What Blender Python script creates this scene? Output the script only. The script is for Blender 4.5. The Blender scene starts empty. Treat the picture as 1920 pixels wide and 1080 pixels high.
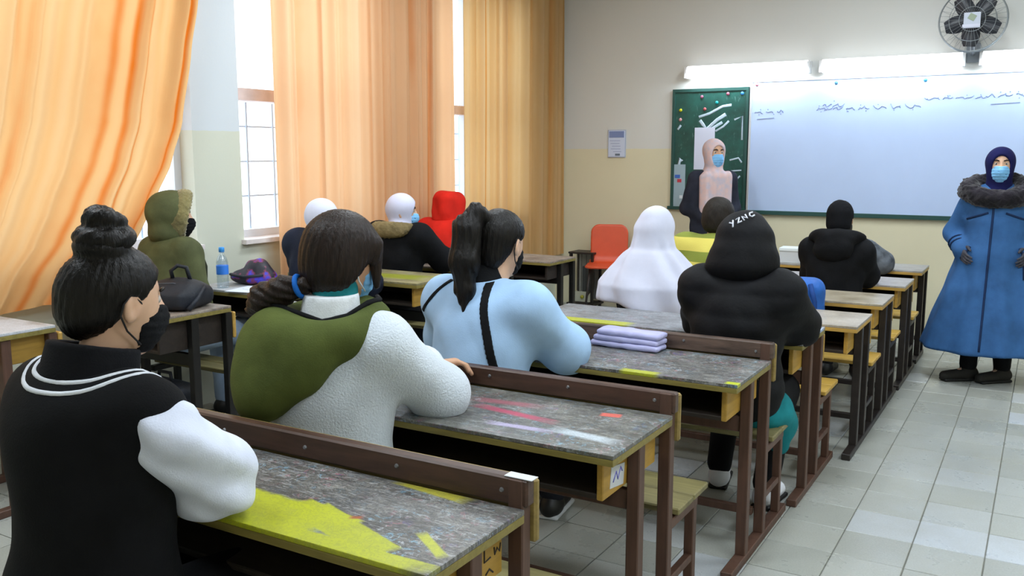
import bpy, bmesh, math, random
import numpy as np
from mathutils import Vector, Matrix

random.seed(4)
S = bpy.context.scene
COL = S.collection
R = math.radians

# ------------------------------------------------------------------ camera, world, light, exposure
cam_d = bpy.data.cameras.new('camera'); cam = bpy.data.objects.new('camera', cam_d); COL.objects.link(cam)
cam_d.sensor_width = 36.0; cam_d.lens = 1700 / 1920 * 36.0
cam_d.clip_start = 0.05
cam.location = (0, 0, 1.49); cam.rotation_euler = (R(90 - 8.366), 0, R(30.57))
S.camera = cam

S.view_settings.view_transform = 'Standard'; S.view_settings.look = 'None'
S.view_settings.gamma = 1.0; S.view_settings.use_curve_mapping = False
S.view_settings.exposure = 0.0

W = bpy.data.worlds.new('overcast_sky'); S.world = W; W.use_nodes = True
W.node_tree.nodes['Background'].inputs[0].default_value = (0.88, 0.94, 1.0, 1)
W.node_tree.nodes['Background'].inputs[1].default_value = 3.1

def area(name, loc, rot, sx, sy, power, color=(1, 1, 1), portal=False):
    d = bpy.data.lights.new(name, 'AREA'); d.shape = 'RECTANGLE'; d.size = sx; d.size_y = sy
    d.energy = power; d.color = color
    o = bpy.data.objects.new(name, d); COL.objects.link(o); o.location = loc; o.rotation_euler = rot
    if portal: d.cycles.is_portal = True
    return o

ROOM_X0, ROOM_X1, ROOM_Y0, ROOM_Y1, ROOM_Z = -4.30, 2.3, -1.6, 8.15, 3.3
WIN = [(1.50, 3.64, 0.965), (4.00, 5.15, 0.965), (5.95, 7.40, 0.965)]     # y from, y to, sill
WTOP = 2.85
for i, (a, b, s) in enumerate(WIN):   # portals guide the daylight through the window openings
    area('window_portal', (ROOM_X0 - 0.02, (a + b) / 2, (s + WTOP) / 2), (0, R(-90), 0), WTOP - s, b - a, 1.0, portal=True)

# ------------------------------------------------------------------ materials
def lin(c):
    if isinstance(c, str): c = [int(c[i:i + 2], 16) for i in (0, 2, 4)]
    o = []
    for v in c:
        v = v / 255.0
        o.append(v / 12.92 if v <= 0.04045 else ((v + 0.055) / 1.055) ** 2.4)
    return (*o, 1.0)

class NT:
    def __init__(s, name):
        s.m = bpy.data.materials.new(name); s.m.use_nodes = True; s.t = s.m.node_tree
        s.b = s.t.nodes['Principled BSDF']; s.out = s.t.nodes['Material Output']
    def n(s, typ, **k):
        nd = s.t.nodes.new(typ)
        for a, v in k.items():
            if a.startswith('i_'):
                key = a[2:]; key = int(key) if key.isdigit() else key.replace('_', ' ')
                nd.inputs[key].default_value = v
            else: setattr(nd, a, v)
        return nd
    def l(s, a, b): s.t.links.new(a, b)
    def math(s, op, a, b=None, c=None, clamp=False):
        nd = s.n('ShaderNodeMath', operation=op, use_clamp=clamp)
        for i, v in enumerate((a, b, c)):
            if v is None: continue
            if isinstance(v, (int, float)): nd.inputs[i].default_value = v
            else: s.l(v, nd.inputs[i])
        return nd.outputs[0]
    def mix(s, f, a, b, mode='MIX'):
        nd = s.n('ShaderNodeMix', data_type='RGBA', blend_type=mode)
        for i, v in ((0, f), (6, a), (7, b)):
            if isinstance(v, (int, float)): nd.inputs[i].default_value = v
            elif isinstance(v, tuple): nd.inputs[i].default_value = v
            else: s.l(v, nd.inputs[i])
        return nd.outputs[2]
    def coord(s, kind='Object', scale=(1, 1, 1)):
        tc = s.n('ShaderNodeTexCoord'); mp = s.n('ShaderNodeMapping'); mp.inputs['Scale'].default_value = scale
        s.l(tc.outputs[kind], mp.inputs[0]); return mp.outputs[0]
    def noise(s, vec, scale, detail=3, rough=0.55, dist=0.0):
        nd = s.n('ShaderNodeTexNoise'); nd.inputs['Scale'].default_value = scale; nd.inputs['Detail'].default_value = detail
        nd.inputs['Roughness'].default_value = rough; nd.inputs['Distortion'].default_value = dist
        s.l(vec, nd.inputs['Vector']); return nd
    def ramp(s, fac, stops, interp='LINEAR'):
        nd = s.n('ShaderNodeValToRGB'); cr = nd.color_ramp; cr.interpolation = interp
        while len(cr.elements) < len(stops): cr.elements.new(0.5)
        for e, (p, c) in zip(cr.elements, stops): e.position = p; e.color = c
        s.l(fac, nd.inputs[0]); return nd.outputs[0]
    def bump(s, h, strength=0.3, dist=0.01):
        nd = s.n('ShaderNodeBump'); nd.inputs['Strength'].default_value = strength; nd.inputs['Distance'].default_value = dist
        s.l(h, nd.inputs['Height']); s.l(nd.outputs[0], s.b.inputs['Normal'])

MATS = {}
def fabric(name, color, rough=0.9, scale=220, bump=0.25, var=0.12, sheen=0.0, spec=0.2):
    if name in MATS: return MATS[name]
    t = NT(name); c = lin(color); v = t.coord()
    n1 = t.noise(v, 9, 3); n2 = t.noise(v, scale, 2)
    dark = tuple(x * (1 - var * 2) for x in c[:3]) + (1,); lite = tuple(min(1, x * (1 + var)) for x in c[:3]) + (1,)
    col = t.ramp(n1.outputs[0], [(0.3, dark), (0.7, lite)])
    t.l(col, t.b.inputs['Base Color']); t.b.inputs['Roughness'].default_value = rough
    t.b.inputs['Specular IOR Level'].default_value = spec
    if sheen: t.b.inputs['Sheen Weight'].default_value = sheen
    t.bump(n2.outputs[0], bump, 0.004)
    MATS[name] = t.m; return t.m
def plain(name, color, rough=0.5, metal=0.0, spec=0.5, emit=None, es=0.0, nscale=None, var=0.1, bump=0.0):
    if name in MATS: return MATS[name]
    t = NT(name); c = lin(color); t.b.inputs['Base Color'].default_value = c
    if nscale:
        n = t.noise(t.coord(), nscale, 4)
        t.l(t.ramp(n.outputs[0], [(0.3, tuple(x * (1 - var) for x in c[:3]) + (1,)), (0.7, tuple(min(1, x * (1 + var)) for x in c[:3]) + (1,))]), t.b.inputs['Base Color'])
        if bump: t.bump(n.outputs[0], bump, 0.004)
    t.b.inputs['Roughness'].default_value = rough; t.b.inputs['Metallic'].default_value = metal
    t.b.inputs['Specular IOR Level'].default_value = spec
    if emit:
        t.b.inputs['Emission Color'].default_value = lin(emit); t.b.inputs['Emission Strength'].default_value = es
    MATS[name] = t.m; return t.m
def skin(name, color):
    if name in MATS: return MATS[name]
    t = NT(name); c = lin(color); n = t.noise(t.coord(), 30, 3)
    t.l(t.ramp(n.outputs[0], [(0.3, tuple(x * .9 for x in c[:3]) + (1,)), (0.7, c)]), t.b.inputs['Base Color'])
    t.b.inputs['Roughness'].default_value = 0.5; t.b.inputs['Subsurface Weight'].default_value = 0.12
    t.b.inputs['Subsurface Radius'].default_value = (0.01, 0.004, 0.002)
    MATS[name] = t.m; return t.m
def hairmat(name, color, rough=0.42):
    if name in MATS: return MATS[name]
    t = NT(name); c = lin(color); v = t.coord(scale=(60, 60, 8)); n = t.noise(v, 3, 3)
    t.l(t.ramp(n.outputs[0], [(0.3, tuple(x * .35 for x in c[:3]) + (1,)), (0.75, tuple(x * 1.0 for x in c[:3]) + (1,))]), t.b.inputs['Base Color'])
    t.b.inputs['Roughness'].default_value = rough; t.bump(n.outputs[0], 0.5, 0.006)
    t.b.inputs['Specular IOR Level'].default_value = 0.22
    MATS[name] = t.m; return t.m
def wood(name, color, rough=0.55, var=0.25, along='x', spec=0.4):
    if name in MATS: return MATS[name]
    t = NT(name); c = lin(color)
    sc = {'x': (1.5, 14, 14), 'y': (14, 1.5, 14), 'z': (14, 14, 1.5)}[along]
    n = t.noise(t.coord(scale=sc), 2.5, 5, 0.6, 0.6); n2 = t.noise(t.coord(), 5, 3)
    f = t.math('ADD', t.math('MULTIPLY', n.outputs[0], .7), t.math('MULTIPLY', n2.outputs[0], .3))
    t.l(t.ramp(f, [(0.3, tuple(x * (1 - 2 * var) for x in c[:3]) + (1,)), (0.62, tuple(min(1, x * (1 + var * .6)) for x in c[:3]) + (1,))]), t.b.inputs['Base Color'])
    t.b.inputs['Roughness'].default_value = rough; t.b.inputs['Specular IOR Level'].default_value = spec
    t.bump(n.outputs[0], 0.15, 0.003)
    MATS[name] = t.m; return t.m

# ------------------------------------------------------------------ object helpers
def link(o, parent=None):
    COL.objects.link(o)
    if parent is not None: o.parent = parent
    return o
def tag(o, label=None, cat=None, group=None, kind=None):
    if label: o['label'] = label
    if cat: o['category'] = cat
    if group: o['group'] = group
    if kind: o['kind'] = kind
    return o
def empty(name, loc=(0, 0, 0), rz=0.0):
    o = bpy.data.objects.new(name, None); o.empty_display_size = 0.1
    COL.objects.link(o); o.location = loc; o.rotation_euler = (0, 0, rz); return o
def bx(bm, c, s, rot=None):
    m = Matrix.Translation(c)
    if rot is not None: m = m @ rot
    m = m @ Matrix.Diagonal((*s, 1.0))
    return bmesh.ops.create_cube(bm, size=1.0, matrix=m)['verts']
def meshobj(name, bm, mat, parent=None, bevel=0.0, smooth=False, loc=None, seg=2):
    if bevel:
        bmesh.ops.bevel(bm, geom=list(bm.edges), offset=bevel, segments=seg, affect='EDGES', profile=0.7, clamp_overlap=True)
    me = bpy.data.meshes.new(name); bm.to_mesh(me); bm.free()
    if mat: me.materials.append(mat)
    if smooth:
        me.polygons.foreach_set('use_smooth', [True] * len(me.polygons))
    o = bpy.data.objects.new(name, me); link(o, parent)
    if loc is not None: o.location = loc
    return o
def box(name, c, s, mat, parent=None, bevel=0.0, rot=None, smooth=False):
    """a box as one mesh object whose origin is its centre"""
    bm = bmesh.new(); bx(bm, (0, 0, 0), s)
    o = meshobj(name, bm, mat, parent, bevel, smooth); o.location = c
    if rot is not None: o.rotation_euler = rot
    return o
def tube_bm(bm, pts, r, n=8, closed=False, radii=None):
    pts = [Vector(p) for p in pts]; N = len(pts); rings = []
    up0 = None
    for i, p in enumerate(pts):
        a = pts[i - 1] if (i > 0 or closed) else p; b = pts[(i + 1) % N] if (i < N - 1 or closed) else p
        t = (b - a).normalized()
        if up0 is None:
            up0 = Vector((0, 0, 1)) if abs(t.z) < 0.9 else Vector((1, 0, 0))
        u = (up0 - t * up0.dot(t))
        if u.length < 1e-4: u = t.orthogonal()
        u.normalize(); up0 = u; w = t.cross(u)
        rr = radii[i] if radii else r
        rings.append([bm.verts.new(p + (u * math.cos(2 * math.pi * k / n) + w * math.sin(2 * math.pi * k / n)) * rr) for k in range(n)])
    for i in range(N if closed else N - 1):
        A, B = rings[i], rings[(i + 1) % N]
        for k in range(n): bm.faces.new((A[k], A[(k + 1) % n], B[(k + 1) % n], B[k]))
    if not closed:
        bm.faces.new(rings[0][::-1]); bm.faces.new(rings[-1])
def tube(name, pts, r, mat, parent=None, n=8, closed=False, radii=None):
    bm = bmesh.new(); tube_bm(bm, pts, r, n, closed, radii)
    bmesh.ops.recalc_face_normals(bm, faces=bm.faces)
    return meshobj(name, bm, mat, parent, smooth=True)
def lathe(name, prof, mat, parent=None, n=24, loc=(0, 0, 0)):
    bm = bmesh.new(); rings = []
    for r, z in prof:
        rings.append([bm.verts.new((max(r, 1e-4) * math.cos(2 * math.pi * k / n), max(r, 1e-4) * math.sin(2 * math.pi * k / n), z)) for k in range(n)])
    for A, B in zip(rings, rings[1:]):
        for k in range(n): bm.faces.new((A[k], A[(k + 1) % n], B[(k + 1) % n], B[k]))
    bm.faces.new(rings[0][::-1]); bm.faces.new(rings[-1])
    bmesh.ops.recalc_face_normals(bm, faces=bm.faces)
    return meshobj(name, bm, mat, parent, smooth=True, loc=loc)

# ------------------------------------------------------------------ signed distance modelling
def A(*p): return np.array(p, dtype=np.float32)
def vlen(v): return np.sqrt(np.einsum('ij,ij->i', v, v))
def cone(P, a, b, ra, rb):
    a = A(*a); b = A(*b); ab = b - a; L = float(ab @ ab) + 1e-9
    t = np.clip(((P - a) @ ab) / L, 0, 1)
    return vlen(P - a - t[:, None] * ab) - (ra + (rb - ra) * t)
def ell(P, c, r, M=None):
    q = P - A(*c)
    if M is not None: q = q @ M
    r = A(*r); k0 = vlen(q / r); k1 = vlen(q / (r * r)) + 1e-6
    return k0 * (k0 - 1) / k1
def rbox(P, c, h, r, M=None):
    q = P - A(*c)
    if M is not None: q = q @ M
    q = np.abs(q) - (A(*h) - r)
    return vlen(np.maximum(q, 0)) + np.minimum(q.max(axis=1), 0) - r
def torus(P, c, R0, r0, M=None):
    q = P - A(*c)
    if M is not None: q = q @ M
    return np.sqrt((np.sqrt(q[:, 0] ** 2 + q[:, 1] ** 2) - R0) ** 2 + q[:, 2] ** 2) - r0
def smin(a, b, k):
    h = np.maximum(k - np.abs(a - b), 0) / k
    return np.minimum(a, b) - h * h * k * 0.25
def smax(a, b, k): return -smin(-a, -b, k)
def half(P, n, d):
    n = np.array(n, dtype=np.float32); n = n / np.linalg.norm(n); return P @ n - d
def rotm(rx=0, ry=0, rz=0):
    """columns are the local axes; q = (P - c) @ M gives local coordinates"""
    return np.array((Matrix.Rotation(R(rz), 3, 'Z') @ Matrix.Rotation(R(ry), 3, 'Y') @ Matrix.Rotation(R(rx), 3, 'X')), dtype=np.float32)
def wrinkle(P, f=1.0, seed=0.0):
    x, y, z = P[:, 0] * f + seed, P[:, 1] * f + seed * 1.7, P[:, 2] * f
    a = np.sin(31 * z + 9 * x + 2.2 * np.sin(14 * y + 3) + 1.5 * np.sin(19 * x))
    b = np.sin(23 * z - 17 * x + 12 * y + 2.0 * np.sin(11 * x + 7 * z))
    c = np.sin(57 * z + 21 * y + 2.5 * np.sin(17 * x + 5 * z) + seed)
    e = 1.0 - 2.0 * np.abs(np.sin(13 * z + 8 * x - 6 * y + 1.8 * np.sin(9 * x + 4 * y) + seed * 2))   # creases
    return (0.6 * a + 0.5 * b) * 0.5 + 0.12 * c + 0.28 * e

CORN = [(i, j, k) for i in (0, 1) for j in (0, 1) for k in (0, 1)]
EDGE = [(a, b) for a in range(8) for b in range(a + 1, 8) if sum(abs(CORN[a][q] - CORN[b][q]) for q in range(3)) == 1]
def isosurface(f, lo, hi, h):
    lo = np.array(lo, dtype=np.float32); hi = np.array(hi, dtype=np.float32)
    B = 6
    nb = np.maximum(np.ceil((hi - lo) / (h * B)).astype(int), 1); n = nb * B
    g = np.stack(np.meshgrid(*[np.arange(k) for k in nb], indexing='ij'), -1).reshape(-1, 3)
    cen = lo + (g + 0.5) * (B * h)
    d = f(cen.astype(np.float32))
    keep = np.abs(d) < B * h * 1.45
    V = np.full(tuple(n + 1), 1.0, np.float32)
    ins = g[(~keep) & (d < 0)]
    for b in ins: V[b[0] * B:b[0] * B + B + 1, b[1] * B:b[1] * B + B + 1, b[2] * B:b[2] * B + B + 1] = -1.0
    kb = g[keep]
    off = np.stack(np.meshgrid(*[np.arange(B + 1)] * 3, indexing='ij'), -1).reshape(-1, 3)
    idx = (kb[:, None, :] * B + off[None]).reshape(-1, 3)
    flat = np.unique(np.ravel_multi_index(idx.T, V.shape))
    ijk = np.stack(np.unravel_index(flat, V.shape), -1)
    V.reshape(-1)[flat] = f((lo + ijk * h).astype(np.float32))
    V[0] = V[-1] = 1; V[:, 0] = V[:, -1] = 1; V[:, :, 0] = V[:, :, -1] = 1
    I = V < 0
    cnt = np.zeros(tuple(n), np.int8)
    for (a, b, c) in CORN: cnt += I[a:a + n[0], b:b + n[1], c:c + n[2]]
    cells = np.argwhere((cnt > 0) & (cnt < 8))
    cv = np.stack([V[cells[:, 0] + a, cells[:, 1] + b, cells[:, 2] + c] for a, b, c in CORN], 1)
    acc = np.zeros((len(cells), 3), np.float32); num = np.zeros(len(cells), np.float32)
    for a, b in EDGE:
        m = (cv[:, a] < 0) != (cv[:, b] < 0)
        den = cv[:, a] - cv[:, b]; t = np.where(m, cv[:, a] / np.where(m, den, 1), 0)
        pa = np.array(CORN[a], np.float32); pb = np.array(CORN[b], np.float32)
        acc += m[:, None] * (pa + t[:, None] * (pb - pa)); num += m
    verts = lo + (cells + acc / num[:, None]) * h
    idm = np.full(tuple(n), -1, np.int32); idm[tuple(cells.T)] = np.arange(len(cells))
    quads = []
    for ax in range(3):
        o1, o2 = (ax + 1) % 3, (ax + 2) % 3
        sl = [slice(0, None)] * 3
        s0 = list(sl); s1 = list(sl); s0[ax] = slice(0, -1); s1[ax] = slice(1, None)
        a, b = I[tuple(s0)], I[tuple(s1)]
        e = np.argwhere(a != b)
        e = e[(e[:, o1] > 0) & (e[:, o2] > 0) & (e[:, o1] < n[o1]) & (e[:, o2] < n[o2])]
        pos = a[tuple(e.T)]
        def cid(d1, d2):
            q = e.copy(); q[:, o1] -= d1; q[:, o2] -= d2; return idm[tuple(q.T)]
        q = np.stack([cid(1, 1), cid(0, 1), cid(0, 0), cid(1, 0)], 1)
        q[~pos] = q[~pos][:, ::-1]
        quads.append(q)
    q = np.concatenate(quads); q = q[(q >= 0).all(1)]
    return verts.astype(np.float32), q
def mesh_np(name, parts):
    """parts: list of (verts, quads, material_index)"""
    vs, qs, ms = [], [], []; o = 0
    for v, q, mi in parts:
        vs.append(v); qs.append(q + o); ms.append(np.full(len(q), mi, np.int32)); o += len(v)
    v = np.concatenate(vs); q = np.concatenate(qs); m = np.concatenate(ms)
    me = bpy.data.meshes.new(name)
    me.vertices.add(len(v)); me.vertices.foreach_set('co', v.astype(np.float32).ravel())
    me.loops.add(len(q) * 4); me.loops.foreach_set('vertex_index', q.astype(np.int32).ravel())
    me.polygons.add(len(q)); me.polygons.foreach_set('loop_start', np.arange(0, len(q) * 4, 4, dtype=np.int32))
    me.polygons.foreach_set('loop_total', np.full(len(q), 4, np.int32))
    me.polygons.foreach_set('material_index', m); me.polygons.foreach_set('use_smooth', np.ones(len(q), bool))
    me.update(calc_edges=True); return me
def solid(name, f, lo, hi, h, mat, parent=None):
    v, q = isosurface(f, lo, hi, h)
    me = mesh_np(name, [(v, q, 0)]); me.materials.append(mat)
    return link(bpy.data.objects.new(name, me), parent)

# ------------------------------------------------------------------ the room
def two_tone(name, z_band, low, high):
    t = NT(name); v = t.coord(); sep = t.n('ShaderNodeSeparateXYZ'); t.l(v, sep.inputs[0])
    n = t.noise(v, 2.2, 5); nf = t.noise(v, 60, 3); ns = t.noise(v, 14, 4)
    zz = t.math('ADD', sep.outputs[2], t.math('MULTIPLY', t.math('SUBTRACT', ns.outputs[0], .5), .012))
    f = t.math('GREATER_THAN', zz, z_band)
    lo = t.mix(n.outputs[0], tuple(x * .9 for x in lin(low)[:3]) + (1,), lin(low))
    hi = t.mix(n.outputs[0], tuple(x * .94 for x in lin(high)[:3]) + (1,), lin(high))
    t.l(t.mix(f, lo, hi), t.b.inputs['Base Color']); t.b.inputs['Roughness'].default_value = 0.55
    t.bump(nf.outputs[0], 0.12, 0.003); return t.m
M_wallF = two_tone('painted_wall_front', 1.545, 'E6DFC0', 'DDDEDA')
M_wallL = two_tone('painted_wall_left', 1.63, 'D8DCCC', 'D6DEE4')
M_ceil = plain('ceiling_paint', 'E6E6E2', 0.8)
def struct(o, label=None): o['kind'] = 'structure'; return o

# left wall: solid pieces around three window openings, one wall
bm = bmesh.new(); T = 0.24; xw = ROOM_X0 - T / 2
ys = [ROOM_Y0] + [v for (a, b, s) in WIN for v in (a, b)] + [ROOM_Y1 + 0.2]
for i in range(0, len(ys), 2):
    bx(bm, (xw, (ys[i] + ys[i + 1]) / 2, ROOM_Z / 2 - .1), (T, ys[i + 1] - ys[i], ROOM_Z + .2))
for a, b, s in WIN:
    bx(bm, (xw, (a + b) / 2, s / 2 - .1), (T, b - a, s + .2)); bx(bm, (xw, (a + b) / 2, (WTOP + ROOM_Z) / 2), (T, b - a, ROOM_Z - WTOP))
struct(meshobj('wall_left', bm, M_wallL))
struct(box('wall_front', ((ROOM_X0 + ROOM_X1) / 2, ROOM_Y1 + 0.1, 0), (ROOM_X1 - ROOM_X0 + .4, 0.2, ROOM_Z * 2), M_wallF))
struct(box('wall_right', (ROOM_X1 + 0.1, (ROOM_Y0 + ROOM_Y1) / 2, 0), (0.2, ROOM_Y1 - ROOM_Y0, ROOM_Z * 2), M_wallF))
struct(box('wall_back', ((ROOM_X0 + ROOM_X1) / 2, ROOM_Y0 - 0.1, 0), (ROOM_X1 - ROOM_X0 + .4, 0.2, ROOM_Z * 2), M_wallF))
struct(box('ceiling', ((ROOM_X0 + ROOM_X1) / 2, (ROOM_Y0 + ROOM_Y1) / 2, ROOM_Z + 0.1), (ROOM_X1 - ROOM_X0 + .4, ROOM_Y1 - ROOM_Y0 + .4, 0.2), M_ceil))

# windows
M_frame = plain('window_frame_paint', 'DDE4EE', 0.45)
M_bar = plain('window_grille_paint', 'D3E2FA', 0.45)
M_sill = plain('window_sill_stone', 'E2DAD8', 0.5, nscale=20)
M_trans = plain('window_transom_wood', 'D9C8C6', 0.6, nscale=12)
t = NT('window_glass'); tr = t.n('ShaderNodeBsdfTransparent'); gl = t.n('ShaderNodeBsdfGlossy'); gl.inputs['Roughness'].default_value = 0.03
tr.inputs[0].default_value = (0.93, 0.96, 0.97, 1); mx = t.n('ShaderNodeMixShader'); mx.inputs[0].default_value = 0.06
t.l(tr.outputs[0], mx.inputs[1]); t.l(gl.outputs[0], mx.inputs[2]); t.l(mx.outputs[0], t.out.inputs[0]); M_glass = t.m
for i, (a, b, s) in enumerate(WIN):
    r = empty('window_%d' % (i + 1), (ROOM_X0 - 0.14, (a + b) / 2, s)); struct(r)
    w = b - a; hh = WTOP - s; fw = 0.05; zt = 1.863 - s
    bm = bmesh.new()
    bx(bm, (0, -w / 2 + fw / 2, hh / 2), (0.06, fw, hh)); bx(bm, (0, w / 2 - fw / 2, hh / 2), (0.06, fw, hh))
    bx(bm, (0, 0, fw / 2), (0.06, w - 2 * fw, fw)); bx(bm, (0, 0, hh - fw / 2), (0.06, w - 2 * fw, fw))
    meshobj('frame', bm, M_frame, r)
    box('transom', (0.02, 0, zt), (0.12, w, 0.075), M_trans, r, 0.004)
    box('sill', (0.10, 0, -0.012), (0.16, w + 0.04, 0.03), M_sill, r, 0.004)
    nv = max(2, round(w / 0.23))
    for k in range(1, nv):
        box('grille_bar', (-0.045, -w / 2 + w * k / nv, (zt - .04) / 2 + .02), (0.010, 0.012, zt - .08), M_bar, r)
    z = 0.26
    while z < zt - 0.05:
        if abs(z - zt) > .06: box('grille_bar', (-0.055, 0, z), (0.009, w - .02, 0.010), M_bar, r)
        z += 0.222
    for (z0, z1) in ((fw, zt - .037), (zt + .037, hh - fw)):
        box('pane', (-0.01, -w / 4 + fw / 4, (z0 + z1) / 2), (0.004, w / 2 - fw / 2, z1 - z0), M_glass, r)
        box('pane', (-0.01, w / 4 - fw / 4, (z0 + z1) / 2), (0.004, w / 2 - fw / 2, z1 - z0), M_glass, r)
        box('mullion', (0, 0, (z0 + z1) / 2), (0.05, 0.04, z1 - z0), M_frame, r)

# floor: a slab of bedding with every terrazzo tile proud of it
M_grout = plain('floor_grout', '7C7C74', 0.9, nscale=30)
t = NT('terrazzo_tile'); v = t.coord(); gi = t.n('ShaderNodeNewGeometry')
oi = t.n('ShaderNodeObjectInfo'); rnd = t.math('FRACT', t.math('ADD', oi.outputs['Random'], gi.outputs['Random Per Island']))
tw = t.n('ShaderNodeVectorMath', operation='ADD'); t.l(gi.outputs['Position'], tw.inputs[0])
n1 = t.noise(gi.outputs['Position'], 140, 3); n2 = t.noise(gi.outputs['Position'], 3.2, 5, .65); n3 = t.noise(gi.outputs['Position'], 21, 4, .7)
base = t.ramp(rnd, [(0.0, lin('999C95')), (0.5, lin('A2A59E')), (0.9, lin('A8ABA6')), (1.0, lin('BCC3CC'))])
base = t.mix(t.math('MULTIPLY', t.math('SUBTRACT', n2.outputs[0], .38, clamp=True), 1.0, clamp=True), base, lin('8E8C7E'))
base = t.mix(t.ramp(n3.outputs[0], [(0.66, (0, 0, 0, 1)), (0.80, (.40, .40, .40, 1))]), base, lin('6E6C62'))
base = t.mix(.10, base, t.ramp(n1.outputs[0], [(0.35, lin('77756C')), (0.65, lin('D8D8D0'))]))
t.l(base, t.b.inputs['Base Color'])
t.l(t.ramp(n2.outputs[0], [(0.3, (.22, .22, .22, 1)), (0.7, (.42, .42, .42, 1))]), t.b.inputs['Roughness'])
t.b.inputs['Specular IOR Level'].default_value = 0.5; M_tile = t.m
fl = struct(box('floor', ((ROOM_X0 + ROOM_X1) / 2, (ROOM_Y0 + ROOM_Y1) / 2, -0.056), (ROOM_X1 - ROOM_X0, ROOM_Y1 - ROOM_Y0, 0.10), M_grout))
fl_off = Vector(fl.location)
ts, gap = 0.25, 0.0036
bm = bmesh.new(); bx(bm, (0, 0, 0), (ts - gap, ts - gap, 0.014))
bmesh.ops.bevel(bm, geom=[e for e in bm.edges if all(vv.co.z > 0 for vv in e.verts)], offset=0.002, segments=1, affect='EDGES')
tile_me = bpy.data.meshes.new('tile'); bm.to_mesh(tile_me); bm.free(); tile_me.materials.append(M_tile)
bm = bmesh.new(); ntile = 0
ix0 = math.ceil((ROOM_X0 + .109 + ts / 2) / ts); x = -.109 + ts / 2 + ts * (math.floor((ROOM_X0 + .109) / ts) + 1)
while x < ROOM_X1 - ts / 2:
    y = 3.91 + ts / 2 + ts * (math.floor((ROOM_Y0 - 3.91) / ts) + 1)
    while y < ROOM_Y1 - ts / 2 + .05:
        dz = random.uniform(-.0008, .0008); sy = min(ts, (ROOM_Y1 - (y - ts / 2)))
        # the tiles of the aisle and under the near desks are single pieces
        inside = (-1.35 < x < 0.75 and 2.6 < y) and (x < -.35 + (y - 2.6) * .2 + .2)
        if inside and ntile < 300:
            o = bpy.data.objects.new('tile', tile_me); link(o, fl); o.location = Vector((x, y, -.007 + dz)) - fl_off
            o.rotation_euler = (0, 0, random.choice((0, 1, 2, 3)) * math.pi / 2); ntile += 1
        else:
            bx(bm, Vector((x, y, -.007 + dz)) - fl_off, (ts - gap, ts - gap, 0.014))
        y += ts
    x += ts
xl = -.109 + ts * (math.floor((ROOM_X0 + .109) / ts) + 1)     # cut tiles along the window wall
y = 3.91 + ts / 2 + ts * (math.floor((ROOM_Y0 - 3.91) / ts) + 1)
while y < ROOM_Y1 - ts / 2 + .05:
    bx(bm, Vector(((ROOM_X0 + xl) / 2, y, -.007)) - fl_off, (xl - ROOM_X0 - gap, ts - gap, .014)); y += ts
o = meshobj('floor_tiles', bm, M_tile, fl); o['kind'] = 'stuff'

# ------------------------------------------------------------------ curtains
def curtain_mat(name, c1, c2, c3):
    t = NT(name); v = t.coord()
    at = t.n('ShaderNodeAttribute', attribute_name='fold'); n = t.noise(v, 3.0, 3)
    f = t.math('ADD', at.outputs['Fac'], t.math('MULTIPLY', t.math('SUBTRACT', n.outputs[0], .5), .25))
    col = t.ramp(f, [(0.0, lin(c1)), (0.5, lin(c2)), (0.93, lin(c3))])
    weave = t.noise(t.coord(scale=(1, 1, .15)), 300, 2)
    df = t.n('ShaderNodeBsdfDiffuse'); tl = t.n('ShaderNodeBsdfTranslucent'); mx = t.n('ShaderNodeMixShader'); mx.inputs[0].default_value = 0.42
    t.l(col, df.inputs[0]); t.l(col, tl.inputs[0]); t.l(df.outputs[0], mx.inputs[1]); t.l(tl.outputs[0], mx.inputs[2])
    bp = t.n('ShaderNodeBump'); bp.inputs['Strength'].default_value = .15; bp.inputs['Distance'].default_value = .003
    t.l(weave.outputs[0], bp.inputs['Height']); t.l(bp.outputs[0], df.inputs['Normal'])
    t.l(mx.outputs[0], t.out.inputs[0]); return t.m
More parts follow.
